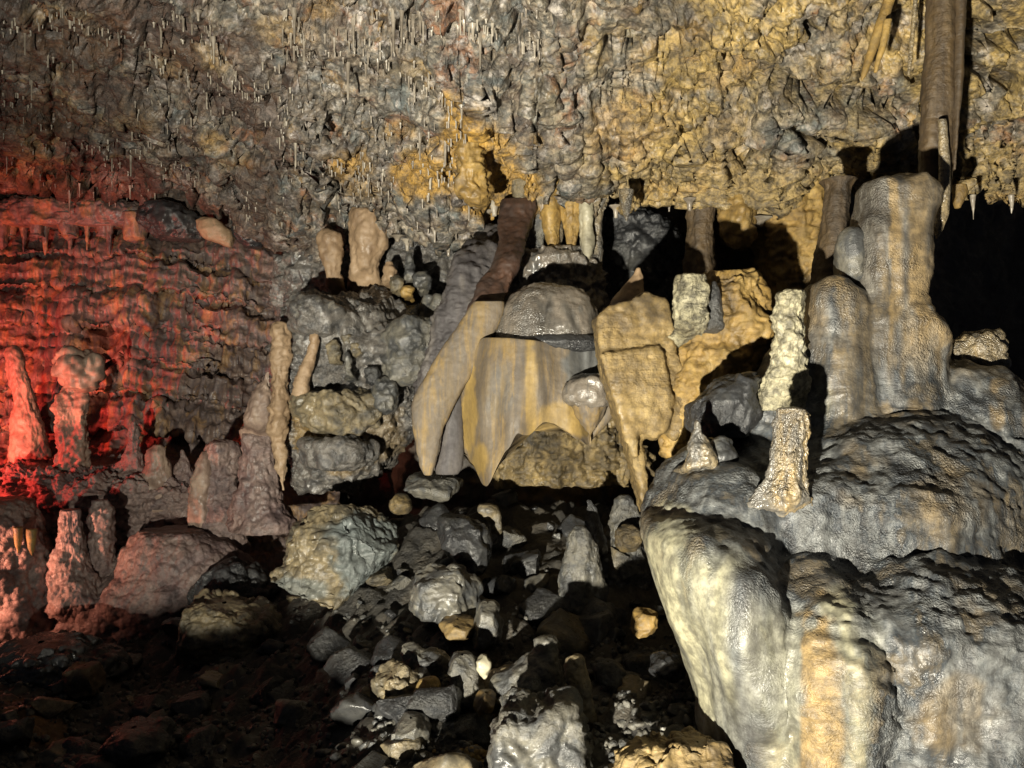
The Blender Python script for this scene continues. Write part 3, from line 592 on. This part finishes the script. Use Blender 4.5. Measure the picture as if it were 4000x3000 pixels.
thing('curtain', [(340, 466, 600), (344, 462, 602), (360, 460, 604), (380, 459, 605), (400, 459, 606), (420, 460, 606), (436, 460, 606), (449, 461, 605), (450, 462, 604)], 5.42, 'shield', None, None, b=0.34, amp=0.008, e=2.6, parent=sh, cut=sh_body_cut, attrs=sh_attr, px=1.2)
thing('ledge', [(336, 520, 575), (339, 500, 604), (344, 486, 608), (349, 500, 606), (352, 540, 600)], 5.42, 'darkrock', None, None, b=0.325, amp=0.015, parent=sh, e=2.3)
thing('cup', [(374, 588, 604), (380, 572, 610), (388, 567, 613), (397, 566, 614), (402, 574, 612), (406, 588, 606)], 5.09, 'dome', None, None, b=0.13, amp=0.035, disp='lump', s=1.6, parent=sh)
thing('cone', [(388, 574, 604), (398, 569, 609), (415, 575, 602), (427, 583, 596), (436, 588, 592), (446, 589, 590.5)], 5.09, 'shield', None, None, b=0.11, amp=0.03, parent=sh)
thing('drapery', [(404, 606, 618), (412, 600, 616), (422, 595, 609), (434, 590, 598), (440, 589, 592)], 5.16, 'shield', 'small yellow drapery strip right of the pale cone of the shield', 'drapery', b=0.03, amp=0.005, px=1.2)
thing('drapery', [(302, 474, 504), (320, 462, 500), (336, 450, 492), (354, 438, 482), (372, 428, 474), (388, 418, 465), (404, 412, 455), (430, 412, 444), (455, 417, 438), (470, 421, 434), (475, 424, 432)], 5.32, 'shield', 'smooth tan leaf shaped drapery at the left edge of the shield', 'drapery', b=0.06, amp=0.012, px=1.2, e=2.6)
thing('drapery', [(384, 452, 460), (392, 446, 463), (420, 443, 463), (450, 440, 463), (468, 434, 462), (474, 436, 458)], 5.42, 'purple', 'grey drapery fold between the leaf shaped one and the main curtain', 'drapery', b=0.05, amp=0.01, px=1.2)
thing('drapery', [(200, 502, 536, .6), (222, 499, 532, .5), (240, 500, 524, .35), (258, 492, 520, .2), (280, 480, 513, .1), (300, 474, 508), (318, 466, 503), (338, 458, 497), (352, 450, 482), (364, 444, 470), (380, 432, 456), (394, 424, 434)], 5.5, 'red', 'long red brown drapery sheet sweeping down from the ceiling to the shield', 'drapery', b=0.055, amp=0.035, s=0.7, px=1.3, e=2.6)
thing('drapery', [(226, 482, 508, .7), (240, 474, 502, .45), (252, 464, 506, .2), (265, 460, 504, .05), (285, 456, 500), (305, 446, 490), (325, 436, 480), (345, 427, 470), (365, 422, 455), (384, 418, 438), (400, 419, 428)], 5.75, 'purple', 'grey purple drapery sheet behind the long red brown one', 'drapery', b=0.10, amp=0.07, s=0.7, px=1.3, e=2.4)
for k_, (u0, wd, v1, m_, nm, dd) in enumerate([(524, 15, 254, 'greytan', 'leftmost pale stalactite in the fringe above the shield', .0), (538, 17, 262, 'grey', 'grey broad stalactite in the fringe above the shield', .14), (551, 13, 250, 'ochre', 'yellow ribbed stalactite in the fringe above the shield', .02),
        (560, 11, 257, 'tan', 'narrow tan stalactite beside the yellow ribbed one', .1), (571, 15, 256, 'ochre', 'tan ribbed stalactite in the middle right of the fringe', .03), (584, 11, 265, 'cream', 'longest cream tipped stalactite at the right end of the fringe', .0), (598, 12, 330, 'tan', 'long tan column joining the fringe to the shield at its right', .12)]):
    lean = 1.5 * (k_ % 3 - 1)
    thing('stalactite' if v1 < 300 else 'column', [(180, u0 - wd * .9, u0 + wd * .9), (205, u0 - wd * .75, u0 + wd * .7), (225, u0 - wd * .55, u0 + wd * .6), (v1 - 16, u0 - wd * .45 + lean, u0 + wd * .42 + lean), (v1 - 6, u0 - wd * .3 + lean, u0 + wd * .28 + lean), (v1, u0 - 1 + lean, u0 + 1 + lean)], 6.12 + dd, m_, nm, 'stalactite' if v1 < 300 else 'column', amp=0.03, px=1.2)
thing('stalactite', [(190, 619, 634), (200, 621, 632), (210, 623, 630), (218, 625, 628), (221, 626, 627)], 5.5, 'tan', 'pointed pale stalactite spike on the ceiling lip above the leaning slab', 'stalactite', amp=0.01, px=1.2)
thing('stalagmite', [(268, 636, 641), (275, 632, 644), (288, 622, 644), (300, 612, 646), (320, 606, 650)], 5.2, 'pink', 'small brown pointed stalagmite standing above the leaning slab in the dark recess', 'stalagmite', amp=0.015, px=1.4)
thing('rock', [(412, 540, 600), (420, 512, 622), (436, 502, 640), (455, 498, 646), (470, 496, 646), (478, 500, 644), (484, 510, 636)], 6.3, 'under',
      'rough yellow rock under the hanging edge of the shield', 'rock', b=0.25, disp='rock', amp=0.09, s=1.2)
thing('stalactite', [(118, 464, 474), (124, 457, 481), (140, 455, 484), (160, 457, 483), (176, 456, 486), (192, 458, 490), (205, 470, 486)], 5.55, 'ochre', 'stubby orange lump hanging from the middle of the ceiling', 'stalactite', b=0.12, disp='rock', amp=0.055, s=1.5)

# ------------------------------------------------------------------ THINGS: dark boulder formation left of the shield
def mass_attr(V): return {'tint': blob(V, [(320, 425, 34, 34, .9), (380, 440, 30, 30, .4), (345, 455, 40, 20, .6)])}
thing('rock', [(298, 322, 352, .2), (306, 304, 392, .15), (318, 296, 430, .1), (335, 290, 444), (360, 288, 430), (385, 290, 422), (410, 290, 412), (435, 292, 404), (458, 298, 384), (476, 306, 360), (488, 316, 340)], 6.9, 'mass',
      'large dark wet bulging rock mass left of the shield', 'rock', b=0.5, disp='lump', amp=0.11, s=1.0, attrs=mass_attr)
thing('column', [(322, 276, 284), (328, 272, 289), (350, 272, 289), (400, 270, 288), (430, 270, 287), (455, 273, 286), (475, 279, 286), (490, 282, 285)], 6.5, 'pink', 'slender tan column with a pointed lower end at the left edge of the dark rock mass', 'column', disp='rock', amp=0.04, px=1.3)
thing('stalagmite', [(330, 312, 317), (336, 309, 319), (350, 307, 318), (365, 302, 314), (385, 297, 308), (400, 294, 306)], 6.3, 'pink', 'leaning tan stalagmite on the front of the dark rock mass', 'stalagmite', amp=0.035, px=1.2, sink=0.0)
for k_, (u, v, r, m_) in enumerate([(342, 397, 4, 'cream'), (353, 403, 4.5, 'cream'), (385, 395, 14, 'grey'), (356, 350, 5, 'greytan'), (346, 340, 4, 'greytan'), (372, 376, 7, 'darkrock')]):
    thing('knob', [(v - r * 1.3, u - 1, u + 1), (v - r, u - r * .7, u + r * .7), (v, u - r, u + r), (v + r, u - r * .8, u + r * .8), (v + 1.4 * r, u - 1, u + 1)], 6.35, m_, ['small round cream knob on the dark rock mass, left of a pair', 'small round cream knob on the dark rock mass, right of a pair', 'broad grey knob at the right side of the dark rock mass', 'short tan nub standing in the middle of the dark rock mass', 'tiny tan nub near the top of the dark rock mass', 'black lump low on the middle of the dark rock mass'][k_], 'rock', disp='rock', amp=0.03, s=1.6, px=1.1)
thing('stalagmite', [(207, 360, 376), (212, 350, 386), (225, 348, 388), (245, 350, 386), (262, 352, 378), (274, 349, 378), (292, 342, 388)], 7.05, 'pink', 'thick pinkish tan stalagmite touching the ceiling, the larger of a pair', 'stalagmite', amp=0.045)
thing('stalagmite', [(230, 324, 332), (236, 322, 340), (255, 321, 341), (270, 325, 338), (284, 326, 339), (295, 322, 342)], 7.0, 'pink', 'slimmer pinkish tan stalagmite left of the thick one', 'stalagmite', amp=0.045)
thing('rock', [(218, 203, 212), (222, 198, 222), (230, 198, 232), (238, 204, 235), (244, 218, 234), (247, 226, 232)], 8.2, 'pink', 'flat pinkish tan stone block lying on the ledge under the ceiling', 'rock', b=0.12, disp='rock', amp=0.02, e=3)
thing('rock', [(222, 232, 244), (230, 230, 258), (240, 234, 264), (248, 244, 262)], 8.25, 'darkrock', 'dark stone beside the flat pinkish block on the ledge', 'rock', b=0.14, disp='rock', amp=0.03)
thing('rock', [(203, 150, 180), (210, 142, 192), (222, 140, 200), (232, 150, 204), (240, 170, 200)], 8.4, 'darkrock', 'dark mound of rock behind the flat pinkish block', 'rock', b=0.2, disp='rock', amp=0.05)


# ------------------------------------------------------------------ rock between the formations
thing('rock', [(236, 420, 520), (246, 300, 540), (262, 280, 545), (285, 276, 540), (310, 280, 520), (340, 290, 500), (370, 300, 470)], 7.75, 'mass',
      'knobbly grey slope of cemented pebbles rising behind the dark rock mass to the ceiling', 'rock', b=0.35, disp='lump', amp=0.10, s=1.5)
thing('rock', [(250, 530, 590), (260, 508, 602), (278, 500, 606), (300, 496, 608), (340, 494, 608), (380, 500, 604)], 6.3, 'dome',
      'brown rock backing the shield under the fringe of stalactites', 'rock', b=0.30, disp='rock', amp=0.07)
thing('stalagmite', [(282, 712, 716), (290, 709, 719), (310, 707, 722), (330, 704, 726), (346, 700, 730)], 4.55, 'darkrock',
      'thin black pointed stalagmite in front of the yellow rough rock', 'stalagmite', b=0.06, amp=0.012, px=1.2)
# further lobes and small nubs of the dark mass and the pebbly slope
for rows, d_, m_, lab in [
    ([(296, 306, 322), (302, 298, 334), (314, 294, 342), (326, 298, 338), (336, 306, 330)], 6.45, 'mass', 'dark wet boulder at the upper left corner of the dark rock mass'),
    ([(318, 404, 424), (326, 392, 438), (345, 386, 440), (370, 390, 430), (384, 400, 420)], 6.5, 'grey', 'smooth grey shoulder of rock at the right of the dark rock mass'),
    ([(392, 306, 350), (398, 298, 372), (410, 296, 384), (424, 302, 378), (432, 320, 360)], 6.38, 'greytan', 'lumpy tan ledge across the front of the dark rock mass'),
    ([(438, 316, 350), (444, 304, 372), (456, 304, 376), (468, 316, 360)], 6.4, 'mass', 'dark lower ledge under the lumpy tan one'),
    ([(296, 430, 448), (304, 422, 462), (320, 420, 468), (336, 428, 460)], 6.9, 'grey', 'pale grey boulder between the dark mass and the purple sheet'),
]:
    thing('rock', rows, d_, m_, lab, 'rock', b=0.22, disp='lump', amp=0.055, s=1.7)
for rows, d_, m_, lab in [
    ([(262, 386, 392), (267, 384, 395), (278, 383, 396), (288, 382, 398)], 7.0, 'pink', 'small tan nub right of the thick pinkish stalagmite'),
    ([(276, 394, 399), (281, 391, 402), (290, 391, 403), (298, 392, 404)], 6.95, 'greytan', 'small bent nub below the tan one on the pebbly slope'),
    ([(254, 408, 411), (260, 406, 413), (280, 405, 414), (290, 404, 416)], 7.0, 'grey', 'thin grey stalagmite standing on the pebbly slope'),
    ([(272, 418, 426), (278, 414, 431), (288, 414, 432), (294, 418, 428)], 6.95, 'grey', 'round grey knob at the right end of the pebbly slope'),
    ([(286, 404, 410), (290, 401, 413), (297, 402, 413), (300, 406, 411)], 6.9, 'ochre', 'small orange pebble cemented on the pebbly slope'),
    ([(340, 332, 337), (346, 330, 339), (360, 330, 339), (368, 329, 340)], 6.28, 'greytan', 'short stub standing on the dark rock mass right of the leaning tan stalagmite'),
    ([(352, 346, 349), (358, 344, 352), (374, 343, 353), (384, 342, 354)], 6.25, 'grey', 'grey stub in the middle of the dark rock mass'),
]:
    thing('stalagmite', rows, d_, m_, lab, 'stalagmite', amp=0.03, px=1.1, disp='rock', s=1.6)
for q, (u0, u1, v1) in enumerate([(-6, 10, 250), (4, 16, 240), (20, 27, 252), (30, 44, 238), (41, 49, 255), (66, 74, 252), (58, 78, 241), (84, 90, 250), (97, 112, 238), (106, 113, 254), (124, 146, 243), (134, 140, 254)]):
    o = thing('stalactite', [(214, u0 - 3, u1 + 3), (226, u0 - 1, u1 + 1), (238, u0 + .5, u1 - .5), (v1 - 4, u0 + 2, u1 - 2), (v1, (u0 + u1) / 2 - .6, (u0 + u1) / 2 + .6)], 9.06 + 0.06 * (q % 3), 'terrace', 'ribbed stalactite in the orange lit fringe along the top of the terraced wall', 'stalactite', group='stalactites in the fringe above the terraced wall', amp=0.03, px=1.3)
# ------------------------------------------------------------------ THINGS: stalagmites on the left, in the red light
h1 = empty('stalagmite', PT(75, 505, 7.9), 'tall pale stalagmite with a knobbly wider head in the red light at left', 'stalagmite')
thing('head', [(351, 68, 76), (354, 62, 86), (362, 61, 97), (370, 60, 99), (377, 64, 98), (383, 70, 94), (390, 76, 90)], 7.8, 'pale', None, None, b=-0.8, disp='knob', amp=0.055, s=0.9, parent=h1)
thing('body', [(374, 72, 84), (384, 62, 87), (398, 54, 89), (425, 54, 91), (450, 52, 93), (472, 46, 94), (490, 42, 97), (530, 30, 108)], 7.95, 'pale', None, None, b=-0.8, amp=0.11, s=0.8, parent=h1)
stals = [
    ([(346, 12, 16), (352, 8, 20), (380, 10, 30), (420, 12, 42), (450, 12, 48), (500, 2, 56)], 8.3, 'pale', 'broad fluted stalagmite near the left edge of the frame'),
    ([(422, 132, 136), (428, 129, 139), (445, 126, 141), (460, 120, 146), (500, 104, 158)], 7.9, 'mauve', 'slender pointed mauve stalagmite right of the tall pale one'),
    ([(445, 154, 162), (450, 150, 167), (470, 147, 168), (490, 143, 172), (530, 130, 184)], 7.8, 'pale', 'stubby stalagmite with a bright orange side right of the pointed mauve one'),
    ([(450, 180, 184), (458, 178, 190), (480, 174, 197), (520, 160, 206)], 7.9, 'mauve', 'short mauve stalagmite in front of the terraces'),
    ([(440, 214, 228), (446, 208, 234), (470, 204, 236), (500, 200, 240), (530, 196, 246), (560, 190, 250)], 7.5, 'mauve', 'tall rough pitted ridge of rock in front of the terraced wall'),
    ([(452, 203, 206), (462, 198, 209), (480, 194, 210), (512, 190, 210), (560, 184, 212)], 7.4, 'pale', 'pale rib standing for the lit edge along the left side of the pitted ridge'),  # pale colour stands in for light catching the edge of the ridge
    ([(372, 266, 270), (385, 258, 272), (405, 248, 272), (425, 238, 270), (440, 230, 268)], 6.9, 'pale', 'pale cone of flowstone leaning on the slender tan column'),
    ([(430, 252, 262), (440, 246, 270), (470, 240, 276), (500, 236, 284), (530, 230, 300)], 7.1, 'mauve', 'mauve flowstone slope under the pale cone'),
    ([(510, 62, 80), (516, 61, 81), (540, 58, 84), (570, 50, 92), (600, 36, 110), (640, 20, 130)], 7.0, 'mauve', 'blunt mauve stalagmite rising from the red lit mound'),
    ([(500, 92, 108), (506, 90, 110), (530, 88, 112), (560, 86, 118), (600, 80, 130)], 7.15, 'mauve', 'dark blunt stalagmite next to the blunt mauve one'),
]
for rows, d_, m_, lab in stals:
    thing('stalagmite' if 'slope' not in lab and 'ridge' not in lab and 'rib' not in lab else 'flowstone', rows, d_, m_, lab, 'stalagmite' if 'slope' not in lab and 'ridge' not in lab and 'rib' not in lab else 'flowstone', b=-0.8, disp='flow' if m_ == 'pale' else 'rock', amp=0.05, s=0.7)
thing('flowstone', [(530, 150, 200), (545, 130, 230), (570, 115, 250), (600, 60, 240), (625, 20, 200), (645, 10, 140), (660, 20, 110)], 7.3, 'mauve', 'low pitted flowstone mound at the foot of the red lit terraces', 'flowstone', b=0.5, disp='knob', amp=0.035, s=0.7)
thing('flowstone', [(500, -30, 20), (520, -60, 36), (560, -80, 46), (600, -90, 60), (640, -90, 60), (660, -60, 40)], 7.0, 'mauve', 'red glowing knobbly flowstone heap at the left edge of the frame', 'flowstone', b=0.4, disp='knob', amp=0.035, s=0.8)
for u, v in ((18, 543), (32, 545)):
    thing('stalactite', [(v - 16, u - 5, u + 5), (v - 6, u - 4, u + 4), (v + 4, u - 2.5, u + 2.5), (v + 10, u - .5, u + .5)], 6.6, 'ochre', 'short orange stalactite low at the left edge, ' + ('left' if u < 20 else 'right') + ' of a pair', 'stalactite', amp=0.01, px=1.2)

thing('flowstone', [(466, 20, 120), (474, -20, 200), (486, -50, 236), (500, -60, 250), (530, -60, 262), (570, -60, 262), (610, -60, 240)], 8.05, 'mauve', 'long mauve flowstone bank carrying the stalagmites at left', 'flowstone', b=0.5, disp='rock', amp=0.10, s=0.8)
thing('rock', [(200, 20, 110), (205, -30, 140), (212, -40, 154), (220, -44, 152), (227, -30, 140)], 9.15, 'terrace', 'purple brown rock ledge above the orange lit fringe at left', 'rock', b=0.22, disp='rock', amp=0.05)
# ------------------------------------------------------------------ THINGS: boulders and stumps on the rubble
def bould_attr(V): return {'tint': blob(V, [(370, 560, 40, 60, .9), (300, 590, 40, 14, .7)])}
boulders = [
    ([(505, 330, 348), (510, 318, 372), (525, 300, 386), (545, 288, 392), (570, 280, 394), (590, 274, 392), (602, 284, 380)], 5.9, 'greytan', 'largest boulder, tan on the left face and blue grey on the right', .32, .07),
    ([(602, 210, 240), (608, 190, 262), (622, 174, 274), (640, 168, 276), (652, 184, 274), (660, 230, 268)], 6.2, 'greytan', 'long low boulder with a pale blue corner at lower left of the largest one', .3, .07),
    ([(571, 432, 444), (575, 420, 462), (590, 414, 480), (605, 414, 482), (618, 418, 470), (626, 420, 436)], 4.9, 'grey', 'jagged grey boulder in the middle of the rubble', .16, .05),
    ([(619, 450, 466), (624, 441, 474), (634, 440, 474), (642, 442, 466)], 4.65, 'slab', 'small striped tan stone in front of the jagged grey boulder', .1, .02),
    ([(602, 484, 492), (608, 477, 499), (625, 475, 500), (640, 476, 500), (652, 482, 494)], 4.6, 'grey', 'upright grey stone right of the striped tan stone', .1, .03),
    ([(473, 412, 440), (478, 404, 458), (486, 401, 464), (494, 410, 458), (498, 430, 446)], 5.6, 'grey', 'flat grey rock under the leaf shaped drapery', .2, .04),
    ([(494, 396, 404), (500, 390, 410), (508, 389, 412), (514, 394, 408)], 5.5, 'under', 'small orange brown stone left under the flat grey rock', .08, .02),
    ([(518, 446, 470), (526, 441, 484), (545, 444, 490), (565, 458, 490), (577, 470, 486)], 5.3, 'darkrock', 'dark blue grey lump behind the jagged grey boulder', .16, .04),
    ([(645, 400, 406), (652, 402, 420), (660, 408, 452), (670, 420, 450), (684, 432, 440)], 4.4, 'grey', 'grey saddle shaped rock with two horns', .1, .03),
    ([(655, 452, 472), (662, 449, 478), (685, 448, 480), (705, 450, 480), (716, 456, 474)], 4.15, 'grey', 'grey upright block left of the squat stalagmite', .1, .03),
    ([(668, 380, 392), (674, 372, 408), (690, 376, 424), (704, 392, 426), (710, 402, 418)], 4.2, 'greytan', 'rough tan cornered stone in the lower middle rubble', .12, .05),
    ([(718, 400, 420), (722, 397, 426), (740, 398, 427), (744, 402, 422)], 3.8, 'grey', 'small square dark grey stone low in the rubble', .08, .02),
    ([(662, 600, 616), (668, 595, 624), (682, 597, 626), (694, 604, 622), (701, 611, 618)], 4.2, 'grey', 'grey diamond shaped stone near the foot of the mound', .08, .025),
    ([(608, 640, 650), (612, 634, 656), (622, 631, 657), (632, 629, 650), (636, 631, 638)], 4.5, 'ochre', 'bright yellow stone beside the foot of the mound', .07, .03),
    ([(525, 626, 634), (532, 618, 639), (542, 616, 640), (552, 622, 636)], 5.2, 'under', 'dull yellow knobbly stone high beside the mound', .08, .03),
    ([(743, 690, 705), (748, 640, 720), (758, 622, 728), (790, 600, 740)], 3.15, 'slab', 'yellow brown boulder cut by the bottom edge beside the mound', .2, .05),
    ([(656, 660, 676), (662, 650, 684), (672, 654, 684), (680, 664, 680)], 4.0, 'darkrock', 'dark crumbly stone against the foot of the mound', .1, .04),
    ([(666, 78, 92), (670, 68, 100), (682, 64, 104), (692, 66, 98), (698, 72, 86)], 5.5, 'brown', 'lone brown angular stone on the dark slope at lower left', .14, .03),
    ([(655, 479, 487), (660, 477, 490), (670, 478, 490), (678, 483, 489)], 4.1, 'cream', 'pair of white pebbles fused together beside the squat stalagmite', .04, .02),
    ([(678, 425, 436), (686, 418, 440), (698, 412, 438), (704, 420, 430)], 4.1, 'ochre', 'yellow stone between the tan cornered stone and the grey upright block', .06, .02),
    ([(693, 478, 494), (698, 475, 497), (708, 476, 496), (714, 482, 490)], 3.95, 'ochre', 'flat orange stone on top of the orange gravel pile', .07, .02),
    ([(728, 118, 150), (734, 108, 164), (748, 104, 170), (760, 112, 160)], 4.5, 'darkrock', 'large dim grey stone low on the dark slope', .2, .05),
    ([(562, 214, 226), (570, 200, 250), (588, 190, 270), (606, 194, 276), (618, 220, 260)], 6.9, 'darkrock', 'dark boulder between the red mound and the largest boulder', .3, .07),
    ([(640, 20, 60), (652, 0, 90), (672, -10, 120), (690, 10, 100)], 5.9, 'darkrock', 'dark sloping boulder under the red lit mound', .35, .06),
]
for rows, d_, m_, lab, b_, am in boulders:
    thing('boulder' if b_ >= .16 else 'stone', rows, d_, m_, lab, 'rock', b=b_, disp='rock', amp=am, s=1.4 if b_ < .16 else 1.0, e=2.6, px=1.4, facet=0.68, attrs=bould_attr if lab.startswith('largest') or lab.startswith('long low') else None)
fused([prism([(497, 742), (500, 726), (516, 718), (534, 727), (548, 720), (566, 714), (577, 726), (579, 745), (583, 790), (570, 840), (500, 840), (490, 790)], lambda u, v: 3.30 + 0.0010 * (740 - v) + 0.0006 * (u - 500), 0.30)], 0.011, 'grey', 'boulder',
      'big square grey block at the bottom middle of the frame', 'rock', rock_disp(0.05, 1.3), it=10)
stumps = [
    ([(526, 575, 584), (532, 570, 592), (550, 564, 598), (580, 558, 602), (610, 552, 608), (640, 540, 620)], 5.0, 'grey', 'smooth grey cone shaped stalagmite with another shadow on its side'),
    ([(500, 585, 592), (506, 582, 598), (530, 582, 604), (570, 580, 610)], 5.3, 'darkrock', 'darker stalagmite right behind the smooth grey cone'),
    ([(636, 542, 550), (639, 538, 555), (652, 536, 557), (658, 524, 560), (668, 505, 563), (680, 492, 565), (692, 490, 566), (702, 498, 564), (712, 510, 556)], 4.1, 'grey', 'squat grey stalagmite with a short bottle neck'),
    ([(656, 572, 582), (660, 567, 588), (672, 566, 590), (690, 572, 592), (720, 580, 598), (745, 584, 606), (770, 588, 612)], 3.85, 'greytan', 'leaning tan stalagmite right of the squat bottle necked one'),
    ([(505, 480, 492), (510, 478, 498), (522, 490, 501), (534, 494, 501), (540, 496, 499)], 5.5, 'greytan', 'pale curved finger of rock behind the dark blue grey lump'),
    ([(496, 620, 628), (510, 612, 636), (540, 606, 642), (580, 600, 650), (630, 596, 660)], 5.4, 'grey', 'rough grey rock ridge hidden between the cone and the mound'),
]
for rows, d_, m_, lab in stumps:
    thing('stalagmite' if 'ridge' not in lab else 'rock', rows, d_, m_, lab, 'stalagmite' if 'ridge' not in lab else 'rock', b=-0.8, amp=0.035, disp='flow' if 'ridge' not in lab else 'rock', px=1.3)

# ------------------------------------------------------------------ repeats: soda straws, rubble stones, gravel
def straw_mesh(L_, r, name):
    n = 7; prof = [(-.15, r * 3), (0.08, r * 1.8), (0.25, r * 1.2), (0.7, r * .8), (0.93, r * .75), (0.98, r * .5), (1.0, r * .1)]
    th = np.linspace(0, 2 * math.pi, n, endpoint=False)
    V = np.array([(rr * math.cos(a), rr * math.sin(a), -t * L_) for t, rr in prof for a in th]); return mesh(name, V, quads(len(prof), n, True), M['straw'])
SM = [straw_mesh(l, r, 'soda_straw') for l, r in ((0.07, 0.009), (0.10, 0.010), (0.15, 0.010), (0.08, 0.013), (0.19, 0.011), (0.05, 0.012))]
cu, cv = UV(CV)
rr = np.random.default_rng(11)
dens = fbm(CV * 2.4 + 11, 3)
ok = np.where((cu > 2) & (cu < 540) & (cv > 8) & (cv < 232) & (dens - 0.06 > 0) & (CV[:, 1] < 9.3))[0]
pick = rr.choice(ok, 170, replace=False)
for k_, i in enumerate(pick):
    o = bpy.data.objects.new('soda_straw', SM[k_ % 6]); COL.objects.link(o)
    o.location = CV[i] + np.array([0, 0, 0.015]); s_ = rr.uniform(0.6, 1.25); o.scale = (s_ * 0.7, s_ * 0.7, s_)
    o['label'] = 'thin pale soda straw stalactite hanging from the knobbly ceiling'; o['category'] = 'stalactite'; o['group'] = 'soda straws hanging from the ceiling'
lip = np.where((cu > 300) & (cu < 925) & (CV[:, 2] > 0) & (np.arange(len(CV)) // 980 >= 303) & (np.arange(len(CV)) // 980 <= 311))[0]
for k_, i in enumerate(rr.choice(lip, 44, replace=False)):
    o = bpy.data.objects.new('drip', SM[(0, 1, 3, 5)[k_ % 4]]); COL.objects.link(o)
    o.location = CV[i] + np.array([0, 0, 0.02]); s_ = rr.uniform(0.6, 1.3); wv = rr.uniform(1.0, 2.4); o.scale = (s_ * wv, s_ * wv, s_)
    o['label'] = 'short pale drip along the lower lip of the ceiling'; o['category'] = 'stalactite'; o['group'] = 'drips along the lip of the ceiling'
# the countless smaller drips between them
pick = rr.choice(ok, 800); Vs = []; Fs = []; off = 0
for i in pick:
    L_ = rr.uniform(0.02, 0.06); r = rr.uniform(0.004, 0.007); n = 5; th = np.linspace(0, 2 * math.pi, n, endpoint=False)
    V = np.array([(q * r * math.cos(a), q * r * math.sin(a), -t * L_) for t, q in ((-0.2, 2), (0.3, 1), (0.9, .9), (1, .1)) for a in th]) + CV[i]
    Vs.append(V); Fs.append(quads(4, n, True) + off); off += len(V)
put('small_drips', np.concatenate(Vs), np.concatenate(Fs), M['straw'], 'countless tiny calcite drips covering the left half of the ceiling', 'stalactites', kind='stuff')

def stone_mesh(seed, mat):
    import bmesh
    bm = bmesh.new(); bmesh.ops.create_icosphere(bm, subdivisions=4, radius=1.0)
    V = np.array([v.co[:] for v in bm.verts]); F = np.array([[v.index for v in f.verts] for f in bm.faces]); bm.free()
    g = np.random.default_rng(seed)
    V = V * (1 + 0.30 * fbm(V * 1.6 + seed, 3))[:, None]
    for _ in range(12):
        n = g.normal(size=3); n /= np.linalg.norm(n); c = g.uniform(0.40, 0.85); dd = V @ n - c
        V = V - np.maximum(dd, 0)[:, None] * n
    V = V * np.array([g.uniform(.8, 1.25), g.uniform(.75, 1.2), g.uniform(.55, .95)])
    n = V / np.linalg.norm(V, axis=1, keepdims=True)
    V = V + n * (0.07 * fbm(V * 4 + seed, 4, 0.6) + 0.045 * ridged(V * 8 + seed, 3, 0.6))[:, None]
    return mesh('stone', V, F, M[mat])
ST = [(stone_mesh(s_, m_), m_) for s_, m_ in ((1, 'grey'), (2, 'darkrock'), (3, 'greytan'), (4, 'darkrock'), (5, 'grey'), (6, 'ochre'), (7, 'darkrock'), (8, 'greytan'), (9, 'cream'))]
cname = {'grey': 'small grey stone lying loose in the rubble', 'darkrock': 'small dark stone lying loose in the rubble', 'greytan': 'small tan and grey stone lying loose in the rubble', 'ochre': 'small ochre stone lying loose in the rubble', 'cream': 'small whitish pebble lying loose in the rubble'}
wts = np.array([3, 4, 2, 4, 3, 0.5, 4, 1.5, 0.12]); wts /= wts.sum()
for k_ in range(270):
    u = rr.uniform(0, 700) if rr.random() < .7 else rr.uniform(330, 660); v = rr.uniform(490, 775)
    if v < np.interp(u, [0, 120, 220, 300, 400], [645, 640, 605, 540, 490]): v = rr.uniform(650, 775)
    d_ = float(depth_at(u, v)); x, y, _ = PT(u, v, d_); z = ground_z(x, y)
    me_, m_ = ST[rr.choice(len(ST), p=wts)] if not (462 < u < 505 and v > 690) else ST[5]
    o = bpy.data.objects.new('stone', me_); COL.objects.link(o)
    s_ = 0.040 * (1 + 4.2 * rr.random()**4) * rr.uniform(.8, 1.3)
    if m_ in ('ochre', 'cream'): s_ *= .7
    o.location = (x, y, z + s_ * 0.08); o.scale = (s_, s_, s_); o.rotation_euler = tuple(rr.uniform(-.5, .5, 2)) + (rr.uniform(0, 6.28),)
    o['label'] = cname[m_]; o['category'] = 'stone'; o['group'] = 'loose stones in the rubble'
# gravel between the stones, and the orange gravel pile
def gravel(name, n, mat, label, ufun, vfun, smin, smax):
    import bmesh
    bm = bmesh.new(); bmesh.ops.create_icosphere(bm, subdivisions=2, radius=1.0)
    B = np.array([v.co[:] for v in bm.verts]); BF = np.array([[v.index for v in f.verts] for f in bm.faces]); bm.free()
    Vs = []; Fs = []; off = 0
    for q in range(n):
        u, v = ufun(), vfun(); d_ = float(depth_at(u, v)); x, y, _ = PT(u, v, d_); s_ = rr.uniform(smin, smax) * rr.uniform(.6, 1.2)
        V = B * rr.uniform(.6, 1.2, 3); n_ = rr.normal(size=(5, 3)); n_ /= np.linalg.norm(n_, axis=1, keepdims=True)
        for a in n_: V = V - np.maximum(V @ a - 0.5, 0)[:, None] * a
        Vs.append(V * s_ + np.array([x, y, ground_z(x, y) + s_ * .2])); Fs.append(BF + off); off += len(B)
    put(name, np.concatenate(Vs), np.concatenate(Fs), M[mat], label, 'gravel', kind='stuff')
gravel('gravel', 5200, 'grey', 'fine grey gravel scattered between the stones', lambda: rr.uniform(-40, 700), lambda: rr.uniform(600, 800), 0.008, 0.030)
gravel('orange_gravel', 260, 'ochre', 'pile of orange gravel beside the square block', lambda: rr.normal(482, 10), lambda: rr.uniform(700, 775), 0.008, 0.022)
